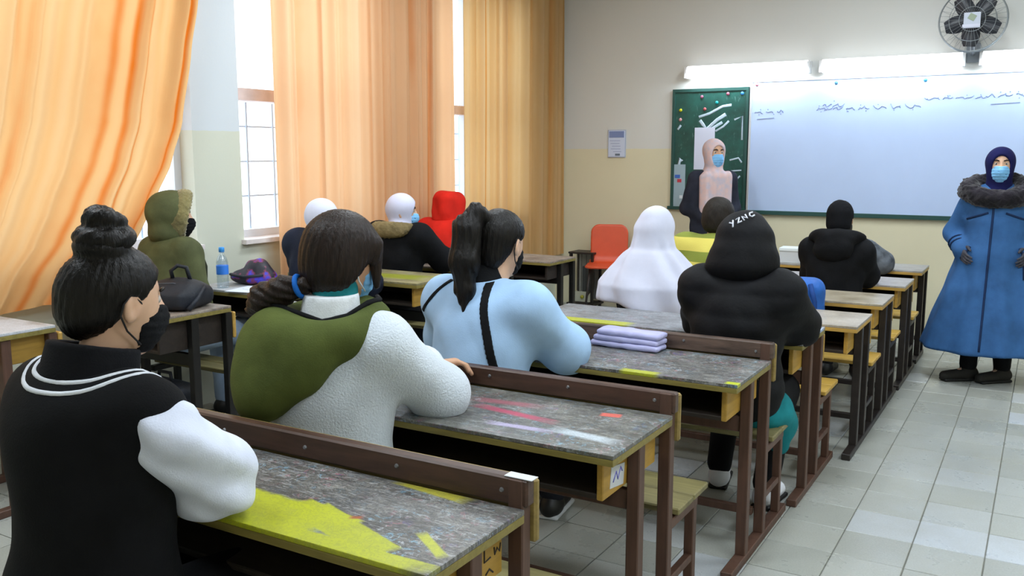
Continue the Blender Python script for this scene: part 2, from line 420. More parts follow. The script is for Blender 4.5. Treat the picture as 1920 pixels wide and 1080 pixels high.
def curtain(name, label, mat, yl, yr, ztop, zbot, nf, amp, X, seed, streaks=(), nu=260, nz=46):
    """yl, yr: functions of z for the two side edges; nf folds"""
    rnd = random.Random(seed); ph = [rnd.uniform(0, 6.28) for _ in range(6)]
    vs = []; fold = []
    for j in range(nz + 1):
        for i in range(nu + 1):
            u = i / nu; zb = zbot(u); z = ztop + (zb - ztop) * j / nz
            a, b = yl(z), yr(z); tz = j / nz
            w = u + 0.03 * math.sin(9 * u + ph[0]) + .016 * math.sin(23 * u + ph[4]) + .006 * math.sin(51 * u + ph[5])
            s1 = math.sin(2 * math.pi * nf * w + ph[1] + .5 * tz * math.sin(3 * u + ph[2]))
            s2 = math.sin(2 * math.pi * nf * 2.37 * w + ph[3] + tz)
            d = amp * (0.6 * s1 + 0.36 * s2) * (1.0 - .25 * tz + .35 * math.sin(7 * u + ph[5]))
            yy = a + (b - a) * u + .35 * amp * math.cos(2 * math.pi * nf * w + ph[1])
            vs.append((X + d, yy, z)); fold.append(0.30 + .14 * math.sin(2 * math.pi * nf * .61 * w + ph[2]) - .10 * s2 - .08 * s1 + sum(k_ * math.exp(-((u - c_ - .012 * math.sin(3 * tz + c_ * 40)) / w_) ** 2) for c_, w_, k_ in streaks))  # shade of fold recesses and overlaps painted in as deeper orange
    fs = [(j * (nu + 1) + i, j * (nu + 1) + i + 1, (j + 1) * (nu + 1) + i + 1, (j + 1) * (nu + 1) + i) for j in range(nz) for i in range(nu)]
    me = bpy.data.meshes.new(name); me.from_pydata(vs, [], fs); me.materials.append(mat)
    at = me.attributes.new('fold', 'FLOAT', 'POINT'); at.data.foreach_set('value', fold)
    me.polygons.foreach_set('use_smooth', [True] * len(me.polygons))
    return tag(link(bpy.data.objects.new(name, me)), label, 'curtain', 'orange window curtains')
def interp(pts):
    def f(z):
        if z <= pts[0][0]: return pts[0][1]
        for (a, va), (b, vb) in zip(pts, pts[1:]):
            if z <= b:
                tt = (z - a) / (b - a); tt = tt * tt * (3 - 2 * tt) * .4 + tt * .6
                return va + (vb - va) * tt
        return pts[-1][1]
    return f
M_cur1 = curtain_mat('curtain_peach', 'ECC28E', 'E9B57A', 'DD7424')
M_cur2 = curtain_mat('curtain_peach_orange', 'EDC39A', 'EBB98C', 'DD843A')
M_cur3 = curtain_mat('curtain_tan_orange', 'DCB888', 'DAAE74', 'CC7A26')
edge1 = interp([(0.6, 2.75), (0.9, 2.98), (1.07, 3.145), (1.234, 3.25), (1.461, 3.38), (1.665, 3.461), (2.05, 3.547), (2.34, 3.614), (3.05, 3.75)])
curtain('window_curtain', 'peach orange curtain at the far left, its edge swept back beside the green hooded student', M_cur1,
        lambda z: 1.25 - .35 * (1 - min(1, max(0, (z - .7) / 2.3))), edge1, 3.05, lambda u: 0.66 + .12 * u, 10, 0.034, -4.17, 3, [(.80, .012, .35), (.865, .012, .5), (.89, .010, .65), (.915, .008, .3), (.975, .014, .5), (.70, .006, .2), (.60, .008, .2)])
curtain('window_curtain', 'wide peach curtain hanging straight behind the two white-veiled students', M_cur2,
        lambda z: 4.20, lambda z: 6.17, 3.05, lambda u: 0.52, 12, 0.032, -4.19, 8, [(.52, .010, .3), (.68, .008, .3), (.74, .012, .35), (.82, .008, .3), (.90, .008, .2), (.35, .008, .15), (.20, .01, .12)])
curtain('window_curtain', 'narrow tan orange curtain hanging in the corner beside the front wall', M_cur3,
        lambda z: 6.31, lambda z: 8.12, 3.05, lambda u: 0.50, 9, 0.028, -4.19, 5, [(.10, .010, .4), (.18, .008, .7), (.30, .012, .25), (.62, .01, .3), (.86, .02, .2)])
M_steel = plain('steel_grey', '8A8C8E', 0.4, 0.7)
for y0, y1, lb in ((0.9, 3.85, 'steel curtain rod above the leftmost curtain'), (4.1, 8.1, 'steel curtain rod above the two curtains by the corner')):
    r_ = empty('curtain_rod', (-4.19, (y0 + y1) / 2, 3.078)); tag(r_, lb, 'curtain rod', 'curtain rods')
    tube('rod', [(0, (y0 - y1) / 2, 0), (0, (y1 - y0) / 2, 0)], .012, M_steel, r_)
    for yy in ((y0 - y1) / 2 + .1, (y1 - y0) / 2 - .1): box('bracket', (-.055, yy, 0), (.11, .03, .03), M_steel, r_)

# ------------------------------------------------------------------ strip lamps over the boards, and added ceiling lamps out of view
M_tube = plain('fluorescent_tube', 'FFFFFF', 0.4, emit='F4F8FF', es=4.0)
M_fix = plain('lamp_fixture_white', 'E8EAEC', 0.5)
def wall_lamp(x0, x1, z, label):
    r = empty('fluorescent_lamp', ((x0 + x1) / 2, ROOM_Y1, z)); tag(r, label, 'lamp', 'strip lamps over the whiteboard'); w = x1 - x0
    box('housing', (0, -.03, .02), (w, .055, .05), M_fix, r, .004)
    for s in (-1, 1): box('end_cap', (s * (w / 2 - .012), -.06, -.01), (.024, .085, .10), M_fix, r, .004)
    bm = bmesh.new(); N = 14; pr = [(math.cos(math.pi * (.5 + k / N) ) * .055, math.sin(math.pi * (.5 + k / N)) * .055) for k in range(N + 1)]
    vs = [[bm.verts.new((xx, -.055 + p[0], -.005 + p[1])) for p in pr] for xx in (-w / 2 + .024, w / 2 - .024)]
    for k in range(N): bm.faces.new((vs[0][k], vs[0][k + 1], vs[1][k + 1], vs[1][k]))
    bm.faces.new(vs[0]); bm.faces.new(vs[1][::-1]); bm.faces.new((vs[0][0], vs[1][0], vs[1][N], vs[0][N]))
    bmesh.ops.recalc_face_normals(bm, faces=bm.faces)
    meshobj('diffuser', bm, M_tube, r)
    d = area('lamp_light', (0, -.13, -.02), (R(38), 0, 0), w - .1, .06, LAMP_W, (.80, .92, 1)); d.parent = r
LAMP_W = 8
wall_lamp(-2.94, -1.83, 2.235, 'lit strip lamp above the green chalkboard, leftmost of three')
wall_lamp(-1.755, -.645, 2.235, 'lit strip lamp above the whiteboard, left of the wall fan')
wall_lamp(-.55, .56, 2.235, 'lit strip lamp above the whiteboard, right of the wall fan')
def added_ceil_lamp(x, y, where):  # unseen lamp added to give the room its ambient light
    r = empty('added_ceiling_lamp', (x, y, ROOM_Z)); tag(r, 'added twin-tube ceiling strip lamp, out of view, above ' + where, 'lamp', 'added ceiling strip lamps')
    box('housing', (0, 0, -.03), (.16, 1.25, .06), M_fix, r, .006)
    for s in (-1, 1): tube('added_lamp_tube', [(s * .04, -.59, -.078), (s * .04, .59, -.078)], .014, M_tube, r)
    d = area('lamp_light', (0, 0, -.10), (0, 0, 0), .5, 1.2, CEIL_W, (.84, .925, 1)); d.parent = r
CEIL_W = 46
for (x, y, wh) in ((-2.9, 1.2, 'the desk at the left picture edge'), (-2.9, 4.6, 'the olive-stained desk by the curtains'), (-.9, 2.6, 'the desk with pink smears'), (-.9, 6.0, 'the front desks before the whiteboard'), (1.1, 1.2, 'the rear of the right aisle'), (1.1, 4.6, 'the front of the right aisle')): added_ceil_lamp(x, y, wh)

# ------------------------------------------------------------------ desks with a bench joined on their far side
def top_mat(name, base, dark, edge, scrib=1.0, patches=(), rough=.42, hue=0.0):
    """worn desk top: varnish grime, ink scribbles and paint spills with shapes of their own.
    patches: (cx, cy, rx, ry, angle, colour, softness)"""
    t = NT(name); v = t.coord(); sep = t.n('ShaderNodeSeparateXYZ'); t.l(v, sep.inputs[0])
    off = t.n('ShaderNodeMapping'); off.inputs['Location'].default_value = (hue, hue * .7, 0); t.l(v, off.inputs[0]); w = off.outputs[0]
    n1 = t.noise(w, 7, 6, .68); n2 = t.noise(w, 55, 4, .7, 1.2); n3 = t.noise(w, 26, 5, .75, 2.0); n4 = t.noise(w, 17, 4)
    st = t.n('ShaderNodeMapping'); st.inputs['Scale'].default_value = (6, 34, 6); st.inputs['Rotation'].default_value = (0, 0, .08); t.l(w, st.inputs[0]); n5 = t.noise(st.outputs[0], 3.2, 5, .75, 1.4)
    col = t.ramp(n1.outputs[0], [(0.3, lin(dark)), (0.55, lin(base)), (0.8, lin(edge))])
    s1 = t.ramp(n2.outputs[0], [(0.42, (0, 0, 0, 1)), (0.45, (1, 1, 1, 1)), (0.48, (1, 1, 1, 1)), (0.52, (0, 0, 0, 1))])
    col = t.mix(t.math('MULTIPLY', s1, .75 * scrib), col, lin('3A3A40'))
    s2 = t.ramp(n3.outputs[0], [(0.54, (0, 0, 0, 1)), (0.59, (1, 1, 1, 1)), (0.66, (0, 0, 0, 1))])
    inks = t.ramp(n4.outputs[0], [(0.0, lin('4B6FA8')), (0.36, lin('7FB0C8')), (0.47, lin('B8BCC0')), (0.55, lin('B06A78')), (0.62, lin('6E5AA0')), (0.8, lin('D8DADC'))], 'CONSTANT')
    lowm = t.ramp(t.noise(w, 5.5, 2).outputs[0], [(.42, (.15, .15, .15, 1)), (.6, (1, 1, 1, 1))])
    col = t.mix(t.math('MULTIPLY', t.math('MULTIPLY', s2, lowm), .9 * scrib), col, inks)
    bl = t.ramp(t.noise(st.outputs[0], 1.1, 3, .6, .8).outputs[0], [(.5, (0, 0, 0, 1)), (.62, (1, 1, 1, 1))])
    col = t.mix(t.math('MULTIPLY', bl, .45 * scrib), col, lin('2E2C2A'))
    s3 = t.ramp(n5.outputs[0], [(0.52, (0, 0, 0, 1)), (0.62, (1, 1, 1, 1))])
    col = t.mix(t.math('MULTIPLY', s3, .36 * scrib), col, lin('C4C6C6'))
    dn = t.math('SUBTRACT', t.noise(w, 22, 5, .7).outputs[0], .5)
    for (cx, cy, rx, ry, ang, pc, soft) in patches:
        ca, sa = math.cos(ang), math.sin(ang)
        dx = t.math('SUBTRACT', sep.outputs[0], cx); dy = t.math('SUBTRACT', sep.outputs[1], cy)
        px = t.math('DIVIDE', t.math('ADD', t.math('MULTIPLY', dx, ca), t.math('MULTIPLY', dy, sa)), rx)
        py = t.math('DIVIDE', t.math('SUBTRACT', t.math('MULTIPLY', dy, ca), t.math('MULTIPLY', dx, sa)), ry)
        d = t.math('MAXIMUM', t.math('ABSOLUTE', px), t.math('ABSOLUTE', py))
        d = t.math('ADD', d, t.math('MULTIPLY', dn, .9 * max(soft, .25)))
        m = t.ramp(d, [(max(0, .92 - soft), (1, 1, 1, 1)), (1.0, (0, 0, 0, 1))])
        pcol = t.mix(n1.outputs[0], tuple(x * .78 for x in lin(pc)[:3]) + (1,), lin(pc))
        col = t.mix(t.math('MULTIPLY', m, .95), col, t.mix(t.math('MULTIPLY', s1, .25), pcol, lin('5A5A50')))
    t.l(col, t.b.inputs['Base Color']); t.b.inputs['Roughness'].default_value = rough
    t.bump(n2.outputs[0], .12, .002); return t.m
YG = 'B9BE28'
TOPS = {
 1: top_mat('desk_top_a', '6C6A64', '3E3B36', '8A8980', 1, [(-.645, .0, .655, .045, 0, YG, .03), (-.66, .05, .36, .12, -.06, YG, .04), (-.27, .085, .16, .045, -.35, YG, .05), (-.36, .13, .10, .03, -.2, YG, .1), (-.24, .355, .12, .022, -.12, 'B5AE3A', .3), (-.07, .115, .07, .014, -.6, YG, .3), (-.29, .145, .018, .010, .5, 'A8542A', .6)], hue=.3),
 2: top_mat('desk_top_b', '6A6A62', '403E38', '8C8B80', .8, [(-.42, .21, .17, .025, -.15, 'B83A5C', .6), (-.50, .30, .14, .03, .1, 'A0606A', .6), (-.16, .34, .035, .02, .2, 'E0685A', .2), (-.14, .12, .12, .03, -.12, 'C2CED6', .5), (-.34, .10, .12, .02, .05, 'B2A8C8', .5)], hue=1.3),
 3: top_mat('desk_top_c', '74736D', '45423E', '96958E', 1, [(-.36, .012, .08, .03, 0, YG, .2), (-.02, .02, .03, .02, 0, 'C6D010', .3)], hue=2.2),
 4: top_mat('desk_top_d', '8C8F94', '55524C', 'A8AEB4', .6, [(-1.02, .03, .26, .05, .02, YG, .12), (-.06, .25, .10, .16, 0, 'AEBEDC', .15)], hue=3.1),
 5: top_mat('desk_top_e', 'B8AE9E', '8A7E6C', 'C8C0B4', .3, [(-.36, .24, .12, .08, .1, 'A8A838', .6)], .3, hue=4.4),
 6: top_mat('desk_top_f', 'AFA48E', '8C7F68', 'C4BCB0', .25, [], .28, hue=5.2),
 7: top_mat('desk_top_g', 'B4AEAA', '948A82', 'C6C2C2', .25, [], .3, hue=6.6),
 8: top_mat('desk_top_h', 'A9A6A2', '857F78', 'BDBAB8', .25, [(-.25, .03, .18, .018, 0, '4A3A30', .5)], .3, hue=7.1),
 9: top_mat('desk_top_i', '9A8C7E', '5E5046', 'B4A898', .5, [], .5, hue=8.3),
 10: top_mat('desk_top_j', 'B9BCC0', '8C8478', 'D0D2D6', .3, [(-.2, .2, .3, .2, 0, 'D0D4DC', .2)], .5, hue=9.1),
 11: top_mat('desk_top_k', '9C9468', '6E6444', 'A8A084', .4, [(-.3, .2, .28, .12, .1, '9AA02C', .5)], .4, hue=10.4),
}
M_brown = wood('painted_brown_wood', '5A4034', .5, .2, 'z')
M_brownr = wood('painted_brown_rail', '4E372C', .38, .25, 'x')
M_peel = wood('peeling_brown_rail', '5C4A40', .5, .5, 'x')
M_char = plain('charcoal_steel', '2C2624', .45, .2, nscale=25, var=.25)
M_black = plain('black_steel', '1A1918', .45, .2, nscale=25, var=.25)
M_yel = wood('yellow_plywood', 'B08A3C', .5, .18, 'y')
M_yelx = wood('yellow_board', 'B9944A', .5, .16, 'x')
M_olive = wood('yellow_green_edge', '85783E', .5, .22, 'x')
M_backold = wood('old_backrest_board', '98824A', .5, .22, 'x')
M_shelf = wood('dark_shelf_wood', '2E2620', .7, .3, 'x')
M_seatold = wood('worn_seat_board', '7C744C', .5, .25, 'x')
M_seatnew = wood('yellow_seat_board', 'BE9A48', .42, .16, 'x')
DESKMESH = {}
def dpart(name, key, c, s, mat, parent, bevel=.003):
    """box part; the mesh is shared between alike desks"""
    k = (key, tuple(round(v, 4) for v in s), mat.name)
    if k not in DESKMESH:
        bm = bmesh.new(); bx(bm, (0, 0, 0), s)
        if bevel: bmesh.ops.bevel(bm, geom=list(bm.edges), offset=bevel, segments=1, affect='EDGES')
        me = bpy.data.meshes.new(name); bm.to_mesh(me); bm.free(); me.materials.append(mat); DESKMESH[k] = me
    o = bpy.data.objects.new(name, DESKMESH[k]); link(o, parent); o.location = c; return o
def desk(label, xr, y0, w, zt, top, leg_m, rail_m, seat_m, group, rz=0.0, dep=.43, bench=True, rail=True, end_m=None, shelf_h=.115, edge_m=None, sd=.29, lowback=False):
    r = empty('school_desk', (xr, y0, 0), R(rz)); tag(r, label, 'desk', group)
    end_m = end_m or M_yel; L = .038; edge_m = edge_m or M_olive
    # top: one mesh in desk coordinates so that its wear keeps to its place
    bm = bmesh.new(); bx(bm, (-w / 2, dep / 2, zt - .006), (w, dep, .012))
    meshobj('table_top', bm, TOPS[top], r, .003)
    bm = bmesh.new(); bx(bm, (-w / 2, dep / 2, zt - .0215), (w, dep, .019)); meshobj('top_edge', bm, edge_m, r, .003)
    z0 = zt - .031; xi = w - .10
    dpart('shelf', 'shelf', (-w / 2, dep / 2 + .01, z0 - shelf_h + .008), (xi, dep - .07, .016), M_shelf, r)
    dpart('shelf_back', 'sback', (-w / 2, dep - .05, z0 - shelf_h / 2), (xi, .014, shelf_h), M_shelf, r)
    for s in (0, 1):
        x = -.055 if s == 0 else -w + .055
        dpart('side_panel', 'sp', (x, dep / 2 + .01, z0 - shelf_h / 2), (.020, dep - .06, shelf_h), end_m, r)
    yb = dep + .02; zs = .405; zr = zt + .066
    for x in (-.025, -w + .025):
        dpart('leg', 'leg', (x, dep * .5, (z0 + .03) / 2), (L, L + .004, z0 - .03), leg_m, r)
        hp = zr - .002 if rail else z0 - .001
        dpart('leg', 'legb', (x, yb - .03 + (.03 if rail else 0), (hp + .03) / 2), (L, L, hp - .03), leg_m, r)
        ln = (yb + sd + .02) if bench else dep
        dpart('foot_rail', 'foot', (x, ln / 2 + .03, .016), (L + .004, ln, .032), leg_m, r)
        if bench:
            dpart('leg', 'legs', (x, yb + sd - .05, (zs - .02 + .03) / 2), (L - .006, L - .006, zs - .02 - .03), leg_m, r)
            dpart('seat_bracket', 'brk', (x, yb + sd / 2 - .01, zs - .045), (L - .004, sd - .04, .032), leg_m, r)
            dpart('stretcher', 'strs', (x, yb + sd / 2 - .02, .17), (L - .012, sd - .06, .026), leg_m, r)
    dpart('crossbar', 'xb', (-w / 2, dep * .5, .525), (w - .09, .022, .06), leg_m, r)
    dpart('crossbar', 'xb2', (-w / 2, dep - .01, .12), (w - .09, .026, .03), leg_m, r)
    if rail:
        o = dpart('top_rail', 'rail', (-w / 2, yb, zr - .032), (w + .01, .034, .064), rail_m, r, .005)
        dpart('backrest', 'back', (-w / 2, yb + .032, zr - .084), (w + .012, .02, .15), end_m if end_m is not M_yel else M_backold, r, .006)
        for k in range(5):
            bm = bmesh.new(); bmesh.ops.create_cone(bm, cap_ends=True, segments=8, radius1=.006, radius2=.004, depth=.005, matrix=Matrix.Rotation(R(90), 4, 'X'))
            me = DESKMESH.get('bolt')
            if me is None:
                me = bpy.data.meshes.new('bolt'); bm.to_mesh(me); me.materials.append(M_steel); DESKMESH['bolt'] = me
            bm.free(); b = bpy.data.objects.new('bolt', me); link(b, o); b.location = (-w / 2 + .06 + k * (w - .12) / 4, -.019, random.uniform(-.008, .008))
    if lowback:
        dpart('backrest', 'lback', (-w / 2, yb + .005, zt - .10), (w - .01, .02, .13), M_yelx, r, .006)
    if bench:
        pw = (sd - .02) / 2
        for k in range(2): dpart('seat_plank', 'plank', (-w / 2, yb + .045 + pw * (k + .5) + k * .008, zs - .011), (w + .01, pw, .022), seat_m, r, .004)
    return r
GR, GL = 'desk units of the right column', 'desk units along the window wall'
D1 = desk('old desk with a big yellow-green paint patch, nearest, where the girl with white sleeves leans', -.94, 1.28, 1.29, .72, 1, M_brown, M_brownr, M_seatold, GR, dep=.365)
D2 = desk('old grey desk with pink and white paint smears, in front of the girl in fleece', -.92, 2.07, 1.29, .72, 2, M_brown, M_brownr, M_seatold, GR)
desk('old scribbled grey desk carrying the folded lavender cloth', -.86, 2.95, 1.27, .72, 3, M_brown, M_peel, M_seatold, GR)
desk('grey desk with yellow paint along its edge under the black puffer jacket\'s elbow', -.83, 3.76, 1.30, .72, 4, M_brown, M_brownr, M_seatnew, GR, rail=False, lowback=True)
desk('pale desk with a green stain and charcoal legs, in front of the white-veiled girl', -.745, 4.50, 1.25, .675, 5, M_char, M_char, M_seatnew, GR, rail=False, lowback=True, edge_m=M_yelx)
desk('pale wooden desk with charcoal legs right behind the student in black beanie', -.745, 5.26, 1.25, .675, 6, M_char, M_char, M_seatnew, GR, rail=False, lowback=True, edge_m=M_yelx)
desk('pale grey desk with charcoal legs in front of the student in black beanie', -.735, 6.07, 1.25, .675, 7, M_char, M_char, M_seatnew, GR, rail=False, lowback=True, edge_m=M_yelx)
desk('frontmost pale desk before the whiteboard, bearing the white box', -.735, 6.93, 1.25, .675, 8, M_char, M_char, M_seatnew, GR, bench=False, rail=False, edge_m=M_yelx)
# window side: narrower desks pushed to the wall
desk('white-topped desk with mustard side panels at the left picture edge', -3.62, 1.86, .46, .77, 10, M_brown, M_brownr, M_seatold, GL, rail=False, lowback=True)
desk('brown-topped desk with black legs carrying the black backpack', -3.41, 2.64, .68, .76, 9, M_black, M_char, M_seatold, GL, shelf_h=.15, end_m=M_shelf, lowback=True, rail=False, sd=.22)
desk('desk with open papers and the water bottle beside the wall', -3.40, 3.40, .69, .76, 10, M_black, M_char, M_seatold, GL, end_m=M_shelf, rail=False, sd=.22)
desk('olive-stained desk in front of the navy-coated student', -3.08, 4.14, 1.0, .76, 11, M_black, M_char, M_seatold, GL, rail=False, sd=.22)
desk('dark desk with black apron behind the red hoodie', -3.15, 4.93, .95, .745, 9, M_black, M_black, M_seatold, GL, end_m=M_shelf, rail=False, sd=.22)
desk('frontmost black-legged desk below the corner curtain', -3.20, 5.98, .85, .69, 9, M_black, M_black, M_seatold, GL, bench=False, rail=False, end_m=M_shelf)

# ink and paint marks on the near desks
M_mark = plain('black_ink', '2A221C', .7); M_chip = plain('white_paint_chip', 'C9CCD0', .6); M_bink = plain('violet_ink', '6A6AC0', .6)
for pts in ([(.27, .665), (.27, .625), (.295, .628)], [(.31, .645), (.312, .628), (.322, .640), (.332, .628), (.336, .646)], [(.275, .595), (.29, .603), (.305, .590)], [(.285, .575), (.275, .567), (.285, .560), (.294, .567), (.285, .575)]):
    tube('ink_mark', [(-.0445, y, z) for y, z in pts], .0022, M_mark, D1, 5)
tube('ink_mark', [(-.0445, .215, .655), (-.0445, .225, .635), (-.0445, .235, .65)], .003, M_bink, D1, 5)
box('paint_chip', (-.02, .385, .7865), (.07, .03, .0016), M_chip, D1)
box('paint_chip', (-.0445, .13, .62), (.002, .09, .06), M_chip, D2, rot=(R(-8), 0, 0))
tube('ink_mark', [(-.043, .10, .61), (-.043, .12, .635), (-.043, .13, .61), (-.043, .15, .64), (-.043, .16, .625)], .002, M_bink, D2, 5)

# ------------------------------------------------------------------ people
class Fig: pass
def unit(v): v = np.array(v, float); return v / (np.linalg.norm(v) + 1e-9)
def person(label, x, y, yaw, seat=.42, lean=6, s=1.0, standing=False, hyaw=0, hpitch=0, hroll=0, elbow=None, wrist=None, shw=.165, headoff=(0, 0, 0), side=0, knee=None, ankle=None, neck=.50, hs=1.0):
    F = Fig(); F.root = empty('person', (x, y, 0), R(yaw)); tag(F.root, label, 'person'); F.s = s; F.hs = s * hs; F.foot = {}
    F.standing = standing
    hz = .86 * s if standing else seat + .085
    F.pel = np.array([0, 0, hz]); l = R(lean); sd = R(side)
    F.sp = np.array([math.sin(sd), math.sin(l), math.cos(l)]); F.sp /= np.linalg.norm(F.sp); F.fw = np.array([0, math.cos(l), -math.sin(l)])
    F.at = lambda t, f=0, x=0: F.pel + F.sp * t * s + F.fw * f + np.array([x, 0, 0])
    F.neck = F.at(neck); F.chest = F.at(.33); F.mid = F.at(.16)
    F.sh = {q: F.at(.445, 0, q * shw * s) for q in (-1, 1)}
    F.hc = F.at(neck + .155) + np.array([0, .025, 0]) + np.array(headoff, float)
    F.M = rotm(hpitch, hroll, hyaw)
    F.el, F.wr = {}, {}
    for q in (-1, 1):
        de = (q * .25, .17, .745) if not standing else (q * .25, -.02, hz + .18 * s)
        dw = (q * .05, .36, .775) if not standing else (q * .10, .14, hz + .10 * s)
        F.el[q] = np.array((elbow or {}).get(q, de), float); F.wr[q] = np.array((wrist or {}).get(q, dw), float)
    if standing:
        F.kn = {q: np.array((q * .09, .01, .45 * s)) for q in (-1, 1)}; F.an = {q: np.array((q * .10, -.02, .08)) for q in (-1, 1)}
    else:
        F.kn = {q: np.array((knee or {}).get(q, (q * .10, .40, seat + .05)), float) for q in (-1, 1)}
        F.an = {q: np.array((ankle or {}).get(q, (q * .10, .42, .075)), float) for q in (-1, 1)}
    F.hip = {q: F.pel + np.array((q * .085, 0.02, -.02)) for q in (-1, 1)}
    return F
def H(F, P): return ((P - A(*F.hc)) @ F.M) / F.hs            # head coordinates
def hw(F, p): return F.hc + (F.M @ np.array(p, np.float32)) * F.hs   # head point to person space
def head_f(q):
    d = ell(q, (0, -.008, .03), (.075, .094, .091))
    d = smin(d, ell(q, (0, .028, -.038), (.057, .062, .078)), .045)
    d = smin(d, ell(q, (0, .045, -.088), (.03, .035, .028)), .04)                  # chin
    d = smin(d, cone(q, (0, .086, .022), (0, .108, -.022), .007, .013), .02)        # nose
    for sx in (-1, 1):
        d = smax(d, -ell(q, (sx * .031, .098, .018), (.02, .018, .013)), .016)      # eye sockets
        e = ell(q, (sx * .078, -.004, -.005), (.010, .021, .033), rotm(0, 0, sx * 18))
        e = smax(e, -ell(q, (sx * .088, .004, -.004), (.008, .010, .018)), .008)
        d = smin(d, e, .008)
    d = smin(d, ell(q, (0, .09, -.055), (.024, .012, .008)), .012)                  # lips
    d = smin(d, cone(q, (0, -.02, -.05), (0, -.038, -.19), .052, .056), .03)
    return d
HANDB = [(-.028, .058, .0082), (-.0095, .070, .0086), (.010, .066, .0086), (.0275, .050, .0078)]
def hand_f(P, wr, fwd, up, sgn, curl=.5):
    fwd = unit(fwd); up = np.array(up, float); up = unit(up - fwd * (up @ fwd)); lat = np.cross(fwd, up)
    M = np.stack([lat, fwd, up], 1).astype(np.float32); q = (P - A(*wr)) @ M
    d = rbox(q, (0, .047, 0), (.036, .045, .013), .012)
    d = smin(d, cone(q, (0, -.07, 0), (0, .01, 0), .028, .026), .02)
    for i, (fx, ln, r) in enumerate(HANDB):
        a = np.array((fx, .085, .001)); c1 = curl * .7; b = a + ln * .5 * np.array((fx * .8, math.cos(c1), -math.sin(c1)))
        c2 = curl * 1.6; c = b + ln * .52 * np.array((0, math.cos(c2), -math.sin(c2)))
        d = smin(d, np.minimum(cone(q, a, b, r, r * .95), cone(q, b, c, r * .95, r * .8)), .006)
    d = smin(d, np.minimum(cone(q, (-sgn * .026, .018, -.004), (-sgn * .052, .05, -.014), .012, .0105), cone(q, (-sgn * .052, .05, -.014), (-sgn * .050, .082, -.024), .0105, .008)), .01)
    return d
def make_body(F, mat, fine=.006, hand=(True, True), curl=.5, ups=None):
    """one mesh: head and neck, trunk and limbs, hands"""
    parts = []
    c = F.hc
    parts.append((*isosurface(lambda P: head_f(H(F, P)) * F.s, c - .21, c + .16, fine), 0))
    def trunk(P):
        d = ell(P, F.pel + np.array([0, 0, .02]), (.145, .10, .11)); d = smin(d, ell(P, F.mid, (.12, .085, .17)), .06)
        d = smin(d, ell(P, F.chest, (.135, .09, .15)), .06); d = smin(d, cone(P, F.sh[-1], F.sh[1], .045, .045), .06)
        d = smin(d, cone(P, F.at(.40), F.neck, .06, .045), .04)
        for q in (-1, 1):
            d = smin(d, cone(P, F.sh[q], F.el[q], .042, .035), .03); d = smin(d, cone(P, F.el[q], F.wr[q], .034, .026), .02)
            d = smin(d, cone(P, F.hip[q], F.kn[q], .062, .046), .04); d = smin(d, cone(P, F.kn[q], F.an[q], .044, .032), .03)
            d = smin(d, cone(P, F.an[q], F.an[q] + np.array((.11 * math.sin(R(F.foot.get(q, 0))), .11 * math.cos(R(F.foot.get(q, 0))), -.035)), .028, .02), .02)
        return d
    pts = np.array([F.pel, F.neck, *F.sh.values(), *F.el.values(), *F.wr.values(), *F.kn.values(), *F.an.values()])
    parts.append((*isosurface(trunk, pts.min(0) - .17, pts.max(0) + .17, .02), 0))
    for q, on in zip((-1, 1), hand):
        if on:
            up = (ups or {}).get(q, (q * .25, 0, 1)); w = F.wr[q]
            parts.append((*isosurface(lambda P: hand_f(P, w, F.wr[q] - F.el[q], up, q, curl), w - .17, w + .17, .0045), 0))
    me = mesh_np('body', parts); me.materials.append(mat)
    F.body = link(bpy.data.objects.new('body', me), F.root); return F.body
def torso_f(F, P, p=.02, hem=None, shr=.058, neckr=.068, belly=0.0):
    d = ell(P, F.pel + np.array([0, 0, .03]), (.165 + p, .125 + p + belly, .13))
    d = smin(d, ell(P, F.mid, (.145 + p, .105 + p + belly, .20)), .07)
    d = smin(d, ell(P, F.chest, (.155 + p, .112 + p, .18)), .07)
    d = smin(d, cone(P, F.sh[-1], F.sh[1], shr + p * .5, shr + p * .5), .07)
    d = smin(d, cone(P, F.at(.42), F.neck - F.sp * .02, .085 + p * .5, neckr), .05)
    if hem is not None: d = smax(d, hem - P[:, 2], .02)
    return d
def arm_f(F, P, q, p=.02, r0=.056, r1=.05, r2=.036, cuff=True):
    d = smin(cone(P, F.sh[q], F.el[q], r0 + p, r1 + p), cone(P, F.el[q], F.wr[q], r1 + p, r2 + p * .6), .03)
    return d
def jacket_f(F, p=.02, hem=None, wr=.005, wf=1.0, seed=0.0, arms=(-1, 1), k=.05, puffs=0.0, **kw):
    def f(P):
        d = torso_f(F, P, p, hem, **kw)
        for q in arms: d = smin(d, arm_f(F, P, q, p), k)
        if wr: d = d + wr * wrinkle(P, wf, seed)
        if puffs: d = d - puffs * np.abs(np.sin(P[:, 2] * math.pi / .085))
        return d
    return f
def bounds(F, m=.16, legs=False):
    pts = [F.pel, F.neck, *F.sh.values(), *F.el.values(), *F.wr.values()]
    if legs: pts = [F.pel, *F.kn.values(), *F.an.values()]
    pts = np.array(pts); return pts.min(0) - m, pts.max(0) + m
def make_jacket(F, name, mat, h=.011, **kw):
    lo, hi = bounds(F); return solid(name, jacket_f(F, **kw), lo, hi, h, mat, F.body)
def make_trousers(F, mat, h=.014, r=.012, name='trousers'):
    def f(P):
        d = ell(P, F.pel + np.array([0, 0, -.0]), (.155 + r, .115 + r, .10))
        for q in (-1, 1):
            d = smin(d, cone(P, F.hip[q], F.kn[q], .075 + r, .058 + r), .04)
            d = smin(d, cone(P, F.kn[q], F.an[q] + np.array((0, 0, .03)), .056 + r, .042 + r), .03)
        return d + .004 * wrinkle(P, 1.0, 2)
    lo, hi = bounds(F, .15, True); return solid(name, f, lo, hi, h, mat, F.body)
